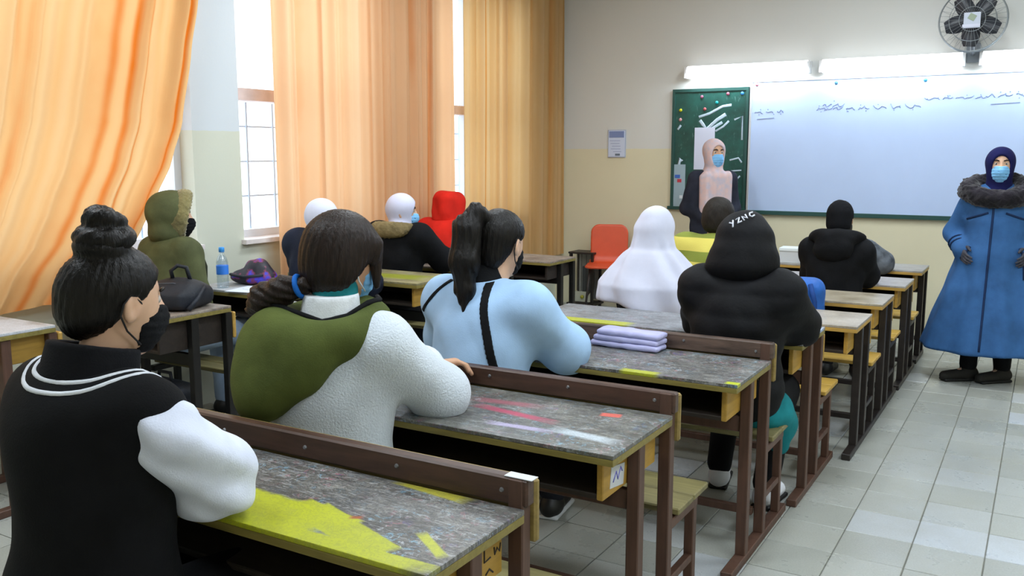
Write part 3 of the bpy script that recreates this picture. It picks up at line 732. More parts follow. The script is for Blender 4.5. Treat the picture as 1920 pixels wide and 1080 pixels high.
def make_shoes(F, mat, sole=None, h=.009, ln=.15, ang=None):
    for q in (-1, 1):
        a = F.an[q]; yw = R((ang or {}).get(q, -q * 8)); dirv = np.array((math.sin(yw), math.cos(yw), 0))
        M = rotm(0, 0, -math.degrees(yw))
        def f(P):
            base = np.array((a[0], a[1], 0))
            d = cone(P, base + dirv * -.03 + np.array((0, 0, .045)), base + dirv * ln + np.array((0, 0, .034)), .042, .034)
            d = smin(d, cone(P, a + np.array((0, 0, -.02)), a + np.array((0, 0, .03)), .044, .040), .03)
            return smax(d, .004 - P[:, 2], .01)
        o = solid('shoe', f, np.array((a[0], a[1], 0)) - np.array((.24, .24, .02)), np.array((a[0], a[1], 0)) + np.array((.24, .24, .16)), h, mat, F.body)
        if sole:
            base = np.array((a[0], a[1], 0)) + dirv * .06
            solid('sole', lambda P: rbox(P, (*base[:2], .010), (.043, .118, .010), .009, M), base - .16, base + .16, h * .8, sole, o)
def make_mask(F, mat, strap=None, h=.0055, drop=0.0):
    def f(P):
        q = H(F, P)
        d = ell(q, (0, .034, -.044), (.063, .075, .082)); d = smin(d, ell(q, (0, .092, -.03), (.02, .03, .03)), .03)
        d = np.maximum(d, -(d + .010))
        d = smax(d, q[:, 2] - (.004 + drop) + .10 * np.maximum(.06 - q[:, 1], 0) , .006); d = smax(d, -.118 - q[:, 2], .006); d = smax(d, .028 - q[:, 1], .006)
        pl = .0016 * np.sin(q[:, 2] * 2 * math.pi / .02)
        return (d + pl) * F.s
    c = hw(F, (0, .06, -.05)); o = solid('face_mask', f, c - .12, c + .12, h, mat, F.body)
    if strap:
        for sx in (-1, 1):
            tube('ear_loop', [hw(F, p) for p in ((sx * .060, .036, -.005), (sx * .074, .018, .012), (sx * .081, -.008, .028), (sx * .088, -.026, .008), (sx * .086, -.03, -.02), (sx * .076, -.008, -.055), (sx * .062, .032, -.088))], .0022, strap, o, 6)
    return o
def make_eyes(F, brow=None):
    we, dk = plain('eye_white', 'B8AEA6', .3), plain('eye_dark', '1E1512', .25)
    for sx in (-1, 1):
        c = hw(F, (sx * .031, .0725, .016))
        e = solid('eye', lambda P: vlen(P - A(*c)) - .0112 * F.s, c - .022, c + .022, .004, we, F.body)
        c2 = hw(F, (sx * .031, .0772, .016)); solid('iris', lambda P: vlen(P - A(*c2)) - .0072 * F.s, c2 - .013, c2 + .013, .0026, dk, e)
        if brow:
            tube('eyebrow', [hw(F, p) for p in ((sx * .014, .090, .036), (sx * .030, .089, .042), (sx * .050, .074, .037))], .0035, brow, F.body, 6, radii=[.004 * F.s, .0042 * F.s, .002 * F.s])
def hairline(q, off=.0142, a=(.75, -.66)): return a[0] * q[:, 1] + a[1] * q[:, 2] - off
def hijab_f(F, P, open_=True, p=0.0, fold=.004, drape=.16, back=.0, cape=None, opw=.056, oph=.082):
    q = H(F, P)
    d = ell(q, (0, -.008, .028), (.095 + p, .112 + p, .108 + p))
    d = smin(d, ell(q, (0, .015, -.055), (.072 + p, .082 + p, .08)), .04)
    if open_: d = smax(d, -ell(q, (0, .105, -.01), (opw, .075, oph)), .012)
    d = d * F.s
    d = smin(d, cone(P, hw(F, (0, -.008, -.08)), F.at(.46), .064 + p, .105 + p), .04)
    if cape:
        d = smin(d, cape(P), .06)
    return d + fold * wrinkle(P, .9, 5)
SKIN_A, SKIN_B = skin('skin_light_olive', 'D2A98C'), skin('skin_warm', 'C79A7A')
BLK = fabric('black_cloth', '0F1013', .85, var=.2); JEAN = fabric('blue_denim', '9DB2CC', .9, 300, var=.1)
DKTR = fabric('dark_trousers', '20222A', .9); BLKSHOE = plain('black_shoe', '141414', .5); WSHOE = plain('white_trainer', 'E4E8F2', .5)
SOLEW = plain('white_sole', 'D0D4DA', .6); MASKB = fabric('black_mask_cloth', '101114', .9, var=.1); MASKC = fabric('blue_surgical_mask', '7FBBEA', .8, 300, .1, .05)
STRW = plain('white_elastic', 'E8ECF2', .7)

# --- girl with a hair bun, black baseball jacket with white sleeves
F = person('girl with dark hair bun, black mask and black jacket with white sleeves, nearest the camera', -1.65, 1.085, 0, seat=.46, lean=4, hyaw=-14, hpitch=-8,
           elbow={1: (.155, .19, .775), -1: (-.22, .15, .76)}, wrist={1: (-.10, .30, .775), -1: (-.16, .34, .775)}, shw=.165, headoff=(.015, .02, -.012), hs=.88)
make_body(F, SKIN_A, .005)
def f(P):
    d = torso_f(F, P, .034, .40, neckr=.062); d = smin(d, ell(P, F.at(.40, -.03), (.17, .11, .12)), .06)
    for q in (-1, 1): d = smin(d, ell(P, F.sh[q] + np.array((-q * .035, 0, -.02)), (.06, .08, .08)), .05)
    return d + .005 * wrinkle(P, .8, 1)
jf = f
jk = solid('jacket', f, *bounds(F, .17), .010, fabric('black_wool_jacket', '0C0D10', .9, var=.25), F.body)
SLV = fabric('white_sleeve_cloth', 'D8DEF0', .85, 260, .2, .05)
for q in (-1, 1):
    def f(P):
        a = F.sh[q] + np.array((q * .045, .01, -.035))
        d = smin(cone(P, a, F.el[q] + np.array((0, 0, .03)), .072, .080), cone(P, F.el[q] + np.array((0, 0, .03)), F.wr[q] + np.array((0, 0, .012)), .080, .05), .05)
        d = d + .006 * np.sin(P[:, 2] * 62 + P[:, 1] * 34 + 1.5 * np.sin(P[:, 0] * 30)) + .005 * wrinkle(P, 1.3, 3)
        return smax(d, .723 - P[:, 2], .02)
    solid('sleeve', f, *bounds(F, .17), .008, SLV, jk)
def collar(P, z0, r, t):
    c = F.neck + np.array((0, -.005, z0)); M = rotm(-14, 0, 0); q = (P - A(*c)) @ M
    rr = np.sqrt((q[:, 0] / 1.08) ** 2 + q[:, 1] ** 2); return np.maximum(np.abs(rr - r - .10 * -q[:, 2]) - .010, np.abs(q[:, 2]) - t)
solid('collar', lambda P: collar(P, .028, .076, .034) - .004, F.neck - .16, F.neck + .16, .006, fabric('black_rib_knit', '121317', .95), jk)
WST = fabric('white_knit_stripe', 'E4E8F0', .9)
def march(f, p, dv, lift=.003):
    p = np.array(p, float); dv = unit(dv)
    for _ in range(90):
        dd = float(f(np.array([p], np.float32))[0])
        if dd < lift: break
        p = p + dv * min(max(dd - lift * .5, .0006) * .8, .05)
    return p
for k in range(2):
    pts = []
    for i in range(40):
        a = 2 * math.pi * i / 40; dv = np.array((math.sin(a), -math.cos(a), 0))
        r_ = (.112 + .022 * k) * (1 - .16 * max(0, math.cos(a)))
        pts.append(march(jf, F.neck + np.array((1.08 * r_ * math.sin(a), -.008 - r_ * math.cos(a), .12)), (0, 0, -1), -.003))
    tube('collar_stripe', pts, .0062, WST, jk, 8, True)
HB = hairmat('black_hair', '181513')
def f(P):
    q = H(F, P)
    d = ell(q, (0, -.016, .034), (.090, .110, .104)); d = smin(d, ell(q, (-.03, -.075, .0), (.07, .055, .085)), .05)
    d = smax(d, hairline(q, .010), .02)
    for sx in (-1, 1): d = smax(d, -ell(q, (sx * .092, .006, -.016), (.03, .034, .046)), .015)
    d = smin(d, ell(q, (0, -.07, -.03), (.05, .04, .04)), .04)
    d = smin(d, ell(q, (0, -.05, .128), (.066, .062, .034)), .012)
    ang = np.arctan2(q[:, 0], q[:, 1] + .04)
    return (d + .0022 * np.sin(ang * 26 + q[:, 2] * 60) + .0015 * wrinkle(P, 4, 1)) * F.s
ho = solid('hair', f, F.hc - .24, F.hc + .26, .006, HB, F.body)
def f(P):
    q = H(F, P)
    d = torus(q, (0, -.045, .152), .042, .026, rotm(8, 6, 0)); d = np.minimum(d, torus(q, (-.005, -.045, .188), .028, .022, rotm(-10, -12, 0)))
    d = smin(d, ell(q, (-.022, -.05, .208), (.034, .032, .018)), .008); d = smin(d, ell(q, (0, -.045, .165), (.045, .045, .04)), .006)
    ang = np.arctan2(q[:, 0], q[:, 1] + .045)
    return (d + .002 * np.sin(ang * 9 + q[:, 2] * 160)) * F.s
solid('hair_bun', f, F.hc - .1, F.hc + .26, .005, HB, ho)
make_mask(F, MASKB, plain('black_elastic', '0E0E10', .7)); make_eyes(F, HB)
make_trousers(F, BLK); make_shoes(F, BLKSHOE)

# --- girl in white fleece with olive hood and brown ponytail
F = person('girl with brown ponytail in a white fleece jacket with a big olive hood', -1.775, 1.935, 0, seat=.43, lean=7, hyaw=-8, hpitch=-6, shw=.175,
           elbow={1: (.22, .26, .775), -1: (-.24, .20, .77)}, wrist={1: (.02, .46, .80), -1: (.05, .46, .80)}, headoff=(-.005, 0, .018))
make_body(F, SKIN_B, .006, curl=.7)
FL = fabric('white_fleece', 'D0D9E2', .97, 170, .9, .05, sheen=.3)
def f(P):
    d = torso_f(F, P, .045, .53, neckr=.07, belly=.01)
    for q in (-1, 1): d = smin(d, smin(cone(P, F.sh[q], F.el[q], .078, .086), cone(P, F.el[q], F.wr[q] - (F.wr[q] - F.el[q]) * .12, .085, .055), .04), .06)
    return d + .006 * wrinkle(P, .8, 3)
jk = solid('jacket', f, *bounds(F, .18), .010, FL, F.body)
OL = fabric('olive_hood_cloth', '525C2C', .9, var=.12)
def f(P):
    q = P - A(*F.at(.40, -.15, -.065)); q = q @ rotm(-14, 14, -8)
    d = smin(ell(q, (0, 0, 0), (.18, .075, .12)), ell(q, (-.03, -.01, -.11), (.105, .06, .11)), .08)
    d = smax(d, q[:, 2] - .115 - .02 * q[:, 0], .02)
    g = (P - A(*F.at(.475, -.035))) @ rotm(10, 0, 0); d = smin(d, torus(g * A(1 / 1.15, .92, .8), (0, 0, 0), .115, .05), .05)
    return d + .005 * wrinkle(P, .8, 7)
hd = solid('hood', f, F.at(.38) - .42, F.at(.38) + .42, .010, OL, jk)
tube('hood_trim', [march(f, p_, (0, 0, -1), .004) for p_ in [F.at(.75, -.15, -.19), F.at(.75, -.16, -.12), F.at(.75, -.155, -.04), F.at(.75, -.14, .04), F.at(.75, -.09, .09), F.at(.75, -.03, .115), F.at(.75, .03, .11), F.at(.75, .07, .07)]], .009, BLK, hd, 8)
solid('inner_collar', lambda P: np.maximum(cone(P, F.at(.46, -.03), F.at(.57, -.03), .095, .08), P[:, 2] - F.at(.58)[2]), F.neck - .2, F.neck + .2, .009, fabric('white_lining', 'E2E6EA', .9), jk)
solid('shirt_collar', lambda P: cone(P, F.at(.50, -.02), F.at(.585, -.015), .07, .066), F.neck - .2, F.neck + .2, .008, fabric('teal_shirt', '1E7A80', .9), F.body)
HBR = hairmat('brown_hair', '2A1E18')
def f(P):
    q = H(F, P)
    d = ell(q, (0, -.018, .036), (.102, .122, .112)); d = smin(d, ell(q, (0, -.055, -.035), (.092, .074, .08)), .05)
    d = smax(d, hairline(q, .020), .02)
    d = smin(d, cone(q, (.074, .05, .05), (.078, .062, -.07), .022, .012), .03)
    ang = np.arctan2(q[:, 0], q[:, 1] + .02)
    return (d + .0018 * np.sin(ang * 30 + q[:, 2] * 40)) * F.s
ho = solid('hair', f, F.hc - .22, F.hc + .2, .006, HBR, F.body)
def f(P):
    pts = [hw(F, (-.03, -.115, -.075)), hw(F, (-.09, -.15, -.10)), hw(F, (-.155, -.16, -.13)), hw(F, (-.235, -.15, -.17))]; rr = [.026, .040, .046, .016]
    d = cone(P, pts[0], pts[1], rr[0], rr[1])
    for i in (1, 2): d = smin(d, cone(P, pts[i], pts[i + 1], rr[i], rr[i + 1]), .02)
    return d + .003 * np.sin(P[:, 2] * 260 + P[:, 0] * 90) + .003 * wrinkle(P, 3, 2)
solid('ponytail', f, F.hc - .36, F.hc + .2, .006, HBR, ho)
c0 = hw(F, (-.045, -.125, -.082)); ax = unit(hw(F, (-.09, -.15, -.10)) - hw(F, (-.03, -.115, -.075))); u_ = unit(np.cross(ax, (0, 0, 1))); w_ = np.cross(ax, u_)
tube('hair_tie', [c0 + (u_ * math.cos(a) + w_ * math.sin(a)) * .030 for a in [i * math.pi / 8 for i in range(16)]], .008, fabric('blue_hair_tie', '1E6FD0', .7), ho, 8, True)
make_mask(F, MASKC, STRW); make_eyes(F, HBR)
make_trousers(F, JEAN); make_shoes(F, BLKSHOE, SOLEW)

# --- girl in light blue sweatshirt with long black ponytail
F = person('girl with long black ponytail in a light blue sweatshirt with black back stripe', -1.79, 2.77, 0, seat=.42, lean=9, hyaw=-6, hpitch=-6, shw=.18, headoff=(.03, 0, .005),
           elbow={1: (.26, .22, .765), -1: (-.27, .20, .765)}, wrist={1: (.06, .44, .785), -1: (-.05, .44, .785)})
make_body(F, SKIN_A, .006)
LB = fabric('light_blue_sweatshirt', 'A4C4E6', .9, 240, .15, .05)
def sw(P):
    d = torso_f(F, P, .045, .40, neckr=.07)
    for q in (-1, 1): d = smin(d, smin(cone(P, F.sh[q], F.el[q], .075, .088), cone(P, F.el[q], F.wr[q], .088, .05), .04), .07)
    return d + .009 * wrinkle(P, .8, 4)
jk = solid('sweatshirt', sw, *bounds(F, .18), .010, LB, F.body)
def stripe(x0, z0, x1, z1, wd):
    def f(P):
        d = sw(P); dv = np.array((x1 - x0, z1 - z0)); L = np.linalg.norm(dv); n = np.array((-dv[1], dv[0])) / L
        q = np.abs((P[:, 0] - x0) * n[0] + (P[:, 2] - z0) * n[1]) - wd
        tt = ((P[:, 0] - x0) * dv[0] + (P[:, 2] - z0) * dv[1]) / L
        d2 = np.maximum(np.maximum(q, np.maximum(-tt, tt - L)), P[:, 1] - F.at(.3)[1] + .02)
        return np.maximum(np.maximum(d - .004, -d - .004), d2)
    return f
solid('back_stripe', stripe(.055, 1.03, .145, .66, .014), *bounds(F, .18), .0042, BLK, jk)
solid('shoulder_stripe', stripe(-.10, 1.05, -.24, .90, .007), *bounds(F, .18), .0042, BLK, jk)
solid('collar', lambda P: cone(P, F.at(.48, -.01), F.at(.575, -.005), .088, .068), F.neck - .2, F.neck + .2, .009, BLK, jk)
def f(P):
    q = H(F, P)
    d = ell(q, (0, -.012, .034), (.089, .110, .100)); d = smax(d, hairline(q, .014), .02)
    for sx in (-1, 1): d = smax(d, -ell(q, (sx * .09, .006, -.014), (.028, .032, .042)), .015)
    d = smin(d, ell(q, (0, -.065, -.05), (.055, .042, .05)), .04)
    ang = np.arctan2(q[:, 0], q[:, 1] + .02)
    return (d + .0018 * np.sin(ang * 30 + q[:, 2] * 40)) * F.s
ho = solid('hair', f, F.hc - .22, F.hc + .2, .007, HB, F.body)
def f(P):
    pts = [hw(F, p) for p in ((-.005, -.085, .085), (-.02, -.135, .115), (-.035, -.165, .05), (-.03, -.17, -.06), (-.025, -.165, -.17), (-.01, -.17, -.27))]; rr = [.03, .03, .05, .056, .036, .006]
    d = cone(P, pts[0], pts[1], rr[0], rr[1])
    for i in range(1, 5): d = smin(d, cone(P, pts[i], pts[i + 1], rr[i], rr[i + 1]), .02)
    return d + .003 * np.sin(P[:, 0] * 240 + P[:, 1] * 90 + 2 * np.sin(P[:, 2] * 30)) + .003 * wrinkle(P, 2, 2)
solid('ponytail', f, F.hc - .36, F.hc + .22, .007, HB, ho)
make_mask(F, MASKB, plain('black_elastic', '0E0E10', .7)); make_eyes(F, HB)
make_trousers(F, DKTR); make_shoes(F, BLKSHOE, SOLEW)

# --- girl in a white head veil
WV = fabric('white_veil_cloth', 'CDD0E2', .85, 300, .1, .03)
F = person('girl in a long plain white veil seen from behind, beside the black hooded student', -1.775, 4.37, 0, seat=.40, lean=10, shw=.12, s=.94, hpitch=-6, elbow={1: (.14, .10, .70), -1: (-.14, .10, .70)}, wrist={1: (.05, .30, .70), -1: (-.05, .30, .70)})
make_body(F, SKIN_A, .009); make_jacket(F, 'jacket', DKTR, .014, p=.005, hem=.4)
def cape(P):
    q = P - A(*F.at(.645, -.025)); z = -q[:, 2]
    rr = np.sqrt((q[:, 0] / 1.12) ** 2 + (q[:, 1] / .92) ** 2); rad = .080 + .03 * np.clip(z / .10, 0, 1) + .145 * np.clip((z - .08) / .19, 0, 1) ** .85 + .05 * np.clip(z - .28, 0, 1)
    ang = np.arctan2(q[:, 0], q[:, 1])
    d = (rr - rad + .012 * np.sin(ang * 8 + z * 14 + 1.2 * np.sin(ang * 3)) * np.clip(z * 5, 0, 1)) * .75
    d = smax(d, q[:, 2] - .03, .05); return smax(d, .70 + .03 * np.sin(ang * 2) - P[:, 2], .02)
solid('head_veil', lambda P: hijab_f(F, P, True, .004, .005, cape=cape), F.at(.3) - .42, F.at(.3) + .62, .010, WV, F.body)
make_mask(F, MASKC, None, .009); make_trousers(F, DKTR); make_shoes(F, BLKSHOE)

# --- student in black puffer jacket, hood up
F = person('student in a black hooded puffer jacket with white print on the hood, teal tunic below', -1.07, 3.585, 0, seat=.41, lean=10, shw=.16, hpitch=-8, hyaw=4, neck=.465,
           elbow={1: (.195, .24, .785), -1: (-.20, .22, .785)}, wrist={1: (.05, .40, .79), -1: (-.05, .42, .79)}, ankle={1: (.115, .16, .075), -1: (-.13, .30, .075)}, knee={1: (.12, .36, .47), -1: (-.12, .38, .46)})
make_body(F, SKIN_A, .008)
PUF = fabric('black_puffer_nylon', '0B0C10', .7, 60, .3, .25, spec=.2)
jk = make_jacket(F, 'puffer_jacket', PUF, .010, p=.040, hem=.40, wr=.006, puffs=.006, k=.06)
def f(P):
    q = H(F, P); d = ell(q, (0, -.03, .005), (.125, .138, .150)); d = smin(d, ell(q, (0, -.04, -.075), (.145, .138, .085)), .06)
    d = smax(d, -ell(q, (0, .12, 0), (.085, .12, .11)), .02)
    return (d + .0015 * np.sin(q[:, 2] * 75 + 6 * q[:, 1]) + .006 * wrinkle(P, .8, 2)) * F.s
hd = solid('hood', f, F.hc - .25, F.hc + .25, .009, PUF, jk)
# white print along the hood crown: strokes raised on the cloth
WPR = plain('white_print', 'C8CCD8', .6)
def on_hood(x, z):   # march onto the back of the hood
    y = -.30
    for _ in range(60):
        p = hw(F, (x, y, z)); dd = float(f(np.array([p], np.float32))[0])
        if dd < .002: break
        y += max(dd, .001) * .9
    return hw(F, (x, y, z))
def stroke(pts): tube('print_letter', [on_hood(x, z) for x, z in pts], .0036, WPR, hd, 6)
def tr(px, pz, i):   # letter frame climbing along the crown
    ox, oz = -.028 + i * .021, .078 + i * .0145; a = R(42); return (ox + px * math.cos(a) - pz * math.sin(a), oz + px * math.sin(a) + pz * math.cos(a))
LET = [[[(0, .022), (.008, .011)], [(.016, .022), (.002, -.004)]], [[(0, .02), (.015, .02), (.001, 0), (.016, 0)]], [[(0, 0), (0, .02), (.014, .001), (.014, .021)]], [[(.014, .018), (.004, .020), (0, .01), (.004, 0), (.014, .002)]]]
for i, L in enumerate(LET):
    for st in L: stroke([tr(x, z, i) for x, z in st])
TEAL = fabric('teal_tunic', '1C8088', .9)
def f(P):
    d = ell(P, (.10, .06, .44), (.12, .14, .08)); d = smin(d, cone(P, (.14, .12, .44), (.15, .20, .36), .085, .075), .05)
    d = smin(d, cone(P, (.145, .18, .38), (.155, .20, .27), .065, .045), .04)
    return smax(d, .225 - P[:, 2], .02) + .005 * wrinkle(P, 1, 3)
solid('tunic', f, (-.3, -.25, .1), (.36, .5, .62), .011, TEAL, F.body)
make_trousers(F, BLK); make_shoes(F, WSHOE, BLKSHOE, ang={1: 6, -1: -10})

# --- student with short dark hair in yellow and olive sweater
F = person('student with short dark hair in a yellow and olive sweater beyond the white veil', -1.68, 5.09, 0, seat=.445, neck=.475, lean=14, s=.95, hpitch=-8, hyaw=-8, shw=.185)
make_body(F, SKIN_A, .010)
t = NT('yellow_olive_knit'); v = t.coord(); sp_ = t.n('ShaderNodeSeparateXYZ'); t.l(v, sp_.inputs[0])
cc = t.ramp(t.math('FRACT', t.math('MULTIPLY', sp_.outputs[2], 7.5)), [(0, lin('CFC25C')), (.55, lin('CFC25C')), (.56, lin('7F8A34')), (1, lin('7F8A34'))], 'CONSTANT'); t.l(cc, t.b.inputs['Base Color']); t.b.inputs['Roughness'].default_value = .9
t.bump(t.noise(v, 200, 2).outputs[0], .3, .004)
make_jacket(F, 'sweater', t.m, .013, p=.035, hem=.4)
solid('hair', lambda P: smax(smin(ell(H(F, P), (0, -.014, .036), (.094, .114, .104)), ell(H(F, P), (0, -.05, -.03), (.08, .065, .07)), .05), hairline(H(F, P), .02), .02) * F.s + .003 * wrinkle(P, 3, 1), F.hc - .22, F.hc + .2, .009, hairmat('dark_brown_hair', '2C2620', .6), F.body)
make_mask(F, MASKC, None, .009); make_trousers(F, DKTR); make_shoes(F, BLKSHOE)

# --- student in black beanie and black jacket with bunched hood
F = person('student in black beanie and black jacket with bunched hood, facing the whiteboard', -1.135, 5.90, 0, seat=.40, lean=8, s=.92, hpitch=-4, shw=.16, elbow={1: (.165, .19, .72), -1: (-.17, .19, .72)}, wrist={1: (.05, .34, .72), -1: (-.05, .34, .72)})
make_body(F, SKIN_B, .010)
BJ = fabric('black_jacket_cloth', '0C0D11', .85, 120, .3, .25)
jk = make_jacket(F, 'jacket', BJ, .012, p=.024, hem=.42, wr=.007)
def f(P):
    c = F.at(.50, -.02); q = P - A(*c) - A(0, 0, .03); d = torus(q * A(1 / 1.2, 1, 1), (0, 0, .0), .10, .042, rotm(-12, 0, 0)); d = smin(d, ell(q, (0, -.11, -.06), (.12, .06, .09)), .05)
    return d + .007 * wrinkle(P, 1.5, 2)
solid('hood', f, F.at(.5) - .27, F.at(.5) + .27, .011, BJ, jk)
def f(P):
    q = H(F, P); d = ell(q, (0, -.006, .034), (.089, .108, .103)); d = smin(d, ell(q, (0, -.04, -.04), (.078, .075, .06)), .04); return (smax(d, -ell(q, (0, .12, -.02), (.07, .07, .09)), .01) + .002 * np.sin(np.arctan2(q[:, 0], q[:, 1]) * 40)) * F.s
solid('beanie', f, F.hc - .2, F.hc + .2, .008, fabric('black_knit', '101115', .95), F.body)
make_mask(F, MASKB, None, .009); make_trousers(F, DKTR); make_shoes(F, BLKSHOE)

# --- student in grey jacket at the frontmost desk
F = person('student in grey jacket at the frontmost desk, mostly hidden by the black beanie', -1.25, 6.72, 0, seat=.36, lean=26, s=.88, hpitch=-16, headoff=(-.06, 0, -.03), shw=.17,
           elbow={1: (.25, .20, .72), -1: (-.12, .22, .72)}, wrist={1: (.16, .36, .72), -1: (-.05, .38, .73)})
make_body(F, SKIN_A, .010); make_jacket(F, 'jacket', fabric('mottled_grey_jacket', '6E747C', .9, 40, .3, .4), .013, p=.03, hem=.42, wr=.008)
solid('hair', lambda P: smax(ell(H(F, P), (0, -.014, .03), (.09, .11, .10)), hairline(H(F, P), .02), .02) * F.s, F.hc - .2, F.hc + .2, .010, HB, F.body)
make_trousers(F, DKTR); make_shoes(F, BLKSHOE)

# --- girl in green parka, hood up with fur trim
F = person('girl in an olive green parka with fur-trimmed hood up and black mask by the window', -3.95, 3.15, 0, seat=.47, neck=.47, hs=.92, lean=2, s=.97, hyaw=-40, hpitch=-2, shw=.13,
           elbow={1: (.16, .04, .76), -1: (-.16, .04, .76)}, wrist={1: (.06, .18, .62), -1: (-.06, .18, .62)})
make_body(F, SKIN_A, .008)
PK = fabric('olive_parka_cloth', '5B6040', .8, 150, .2, .15)
jk = make_jacket(F, 'parka', PK, .011, p=.016, hem=.3, wr=.007)
def f(P):
    q = H(F, P); d = ell(q, (0, -.035, .035), (.118, .125, .125)); d = smin(d, ell(q, (0, .02, .02), (.105, .09, .13)), .05); d = smin(d, ell(q, (0, -.035, -.09), (.12, .11, .07)), .05)
    d = smax(d, -ell(q, (0, .15, -.01), (.078, .13, .105)), .015); return (smax(d, q[:, 1] - .045 + .15 * np.maximum(-q[:, 2], 0), .01) + .004 * wrinkle(P, 1, 4)) * F.s
hd = solid('hood', f, F.hc - .24, F.hc + .24, .009, PK, jk)
FUR = fabric('beige_fur', '8E8458', 1.0, 90, 1.0, .3, sheen=.4)
def f(P):
    q = H(F, P); r_ = np.sqrt((q[:, 0] / .092) ** 2 + ((q[:, 2] - .01) / .122) ** 2); d = np.sqrt(((r_ - 1) * .1) ** 2 + ((q[:, 1] - .028 - .20 * q[:, 2]) * .6) ** 2) - .032
    return (d + .006 * np.sin(q[:, 0] * 190) * np.sin(q[:, 1] * 170) * np.sin(q[:, 2] * 180)) * F.s
solid('fur_trim', f, F.hc - .22, F.hc + .22, .007, FUR, hd)
tube('zip_flap', [F.at(.50, .05, .10), F.at(.46, .10, .10), F.at(.36, .155, .085), F.at(.2, .165, .07), F.at(.05, .16, .06)], .010, fabric('dark_olive_trim', '33382A', .8), jk, 8)
make_mask(F, MASKB, None); make_eyes(F, HB); make_trousers(F, JEAN); make_shoes(F, BLKSHOE)

# --- white veiled girl in navy jacket
F = person('girl in short white headscarf and navy jacket, in front of the peach curtain\'s left part', -3.645, 3.93, 0, seat=.47, neck=.44, lean=4, s=.94, hyaw=-16, shw=.175)
make_body(F, SKIN_A, .010)
NV = fabric('navy_jacket_cloth', '1B2133', .8, 120, .3, .2)
make_jacket(F, 'jacket', NV, .012, p=.03, hem=.35, wr=.007)
WH2 = fabric('white_headscarf', 'D8DCEE', .85, 300, .1, .03)
solid('headscarf', lambda P: hijab_f(F, P, True, -.002, .004), F.at(.45) - .28, F.at(.45) + .40, .009, WH2, F.body)
make_mask(F, MASKC, None, .009); make_trousers(F, DKTR); make_shoes(F, BLKSHOE)

# --- white veiled girl with fur collar
F = person('girl in white headscarf and blue mask with a beige fur collar on her black coat', -3.67, 4.70, 0, seat=.46, neck=.445, lean=6, s=.95, hyaw=-52, hpitch=-4, shw=.18,
           elbow={1: (.23, .22, .80), -1: (-.23, .2, .8)}, wrist={1: (.17, .42, .80), -1: (-.03, .38, .80)})
make_body(F, SKIN_A, .007)
jk = make_jacket(F, 'coat', BJ, .012, p=.03, hem=.32, wr=.006)
def f(P):
    c = F.at(.495, -.02); q = P - A(*c); d = torus(q * A(1 / 1.2, 1, 1), (0, 0, 0), .112, .034, rotm(-8, 0, 0)); d = smin(d, ell(q, (0, -.10, -.02), (.14, .05, .04)), .04)
    return d + .006 * np.sin(P[:, 0] * 170) * np.sin(P[:, 1] * 160) * np.sin(P[:, 2] * 170)
solid('fur_collar', f, F.at(.47) - .27, F.at(.47) + .27, .009, fabric('tan_fur', '8A7A56', 1.0, 90, 1.0, .3), jk)
solid('headscarf', lambda P: hijab_f(F, P, True, -.002, .004), F.at(.45) - .28, F.at(.45) + .40, .008, fabric('pale_lilac_headscarf', 'CFD0E6', .85, 300, .1, .03), F.body)
make_mask(F, MASKC, None, .007); make_eyes(F, HB); make_trousers(F, DKTR); make_shoes(F, BLKSHOE)

# --- student in red hoodie
F = person('student in a bright red hoodie with the hood up, by the gap between the curtains', -3.92, 5.56, 0, seat=.44, neck=.46, lean=12, s=.92, hyaw=-20, hpitch=-6, shw=.175)
make_body(F, SKIN_A, .010)
RED = fabric('red_hoodie_cloth', 'D2281C', .88, 200, .2, .1)
jk = make_jacket(F, 'hoodie', RED, .012, p=.032, hem=.35, wr=.008)
def f(P):
    q = H(F, P); d = rbox(q, (0, -.01, .02), (.115, .125, .13), .08); d = smin(d, ell(q, (0, -.03, -.09), (.115, .11, .06)), .03)
    d = smax(d, -ell(q, (0, .16, -.01), (.08, .12, .105)), .015); return (d + .005 * wrinkle(P, 1.2, 6)) * F.s
solid('hood', f, F.hc - .24, F.hc + .24, .009, RED, jk)
make_mask(F, MASKB, None, .008); make_trousers(F, DKTR); make_shoes(F, BLKSHOE)

# --- teacher before the chalkboard
F = person('standing woman in pink patterned headscarf, dark coat and blue mask before the chalkboard', -2.48, 7.55, 216, standing=True, s=.985, lean=0, hyaw=10, hpitch=0, shw=.145,
           elbow={1: (.20, -.04, 1.04), -1: (-.20, -.04, 1.04)}, wrist={1: (.05, .17, .93), -1: (-.05, .17, .93)})
make_body(F, SKIN_B, .007, ups={1: (.6, .6, .3), -1: (-.6, .6, .3)}, curl=.8)
DG = fabric('charcoal_coat_cloth', '2B2E3A', .9, 150, .2, .2)
def f(P):
    d = torso_f(F, P, .012, None, neckr=.06, shr=.05)
    for q in (-1, 1): d = smin(d, arm_f(F, P, q, .012), .04)
    z = P[:, 2]; rad = .15 + .10 * np.clip((.95 - z) / .7, 0, 1); ang = np.arctan2(P[:, 0], P[:, 1])
    sk = (np.sqrt(P[:, 0] ** 2 + (P[:, 1] / .78) ** 2) - rad + .008 * np.sin(ang * 8)) * .8
    d = smin(d, np.maximum(sk, z - 1.0), .06); return smax(d, .30 - z, .01) + .004 * wrinkle(P, .8, 2)
solid('coat', f, (-.42, -.34, .2), (.42, .36, 1.5), .012, DG, F.body)
t = NT('pink_patterned_scarf'); v = t.coord(); vo = t.noise(v, 22, 2, .5); vn = t.noise(v, 9, 3)
t.l(t.mix(t.ramp(vo.outputs[0], [(.42, (0, 0, 0, 1)), (.66, (1, 1, 1, 1))]), t.mix(vn.outputs[0], lin('C9A7A2'), lin('D9C0BE')), lin('BDB2BC')), t.b.inputs['Base Color']); t.b.inputs['Roughness'].default_value = .9
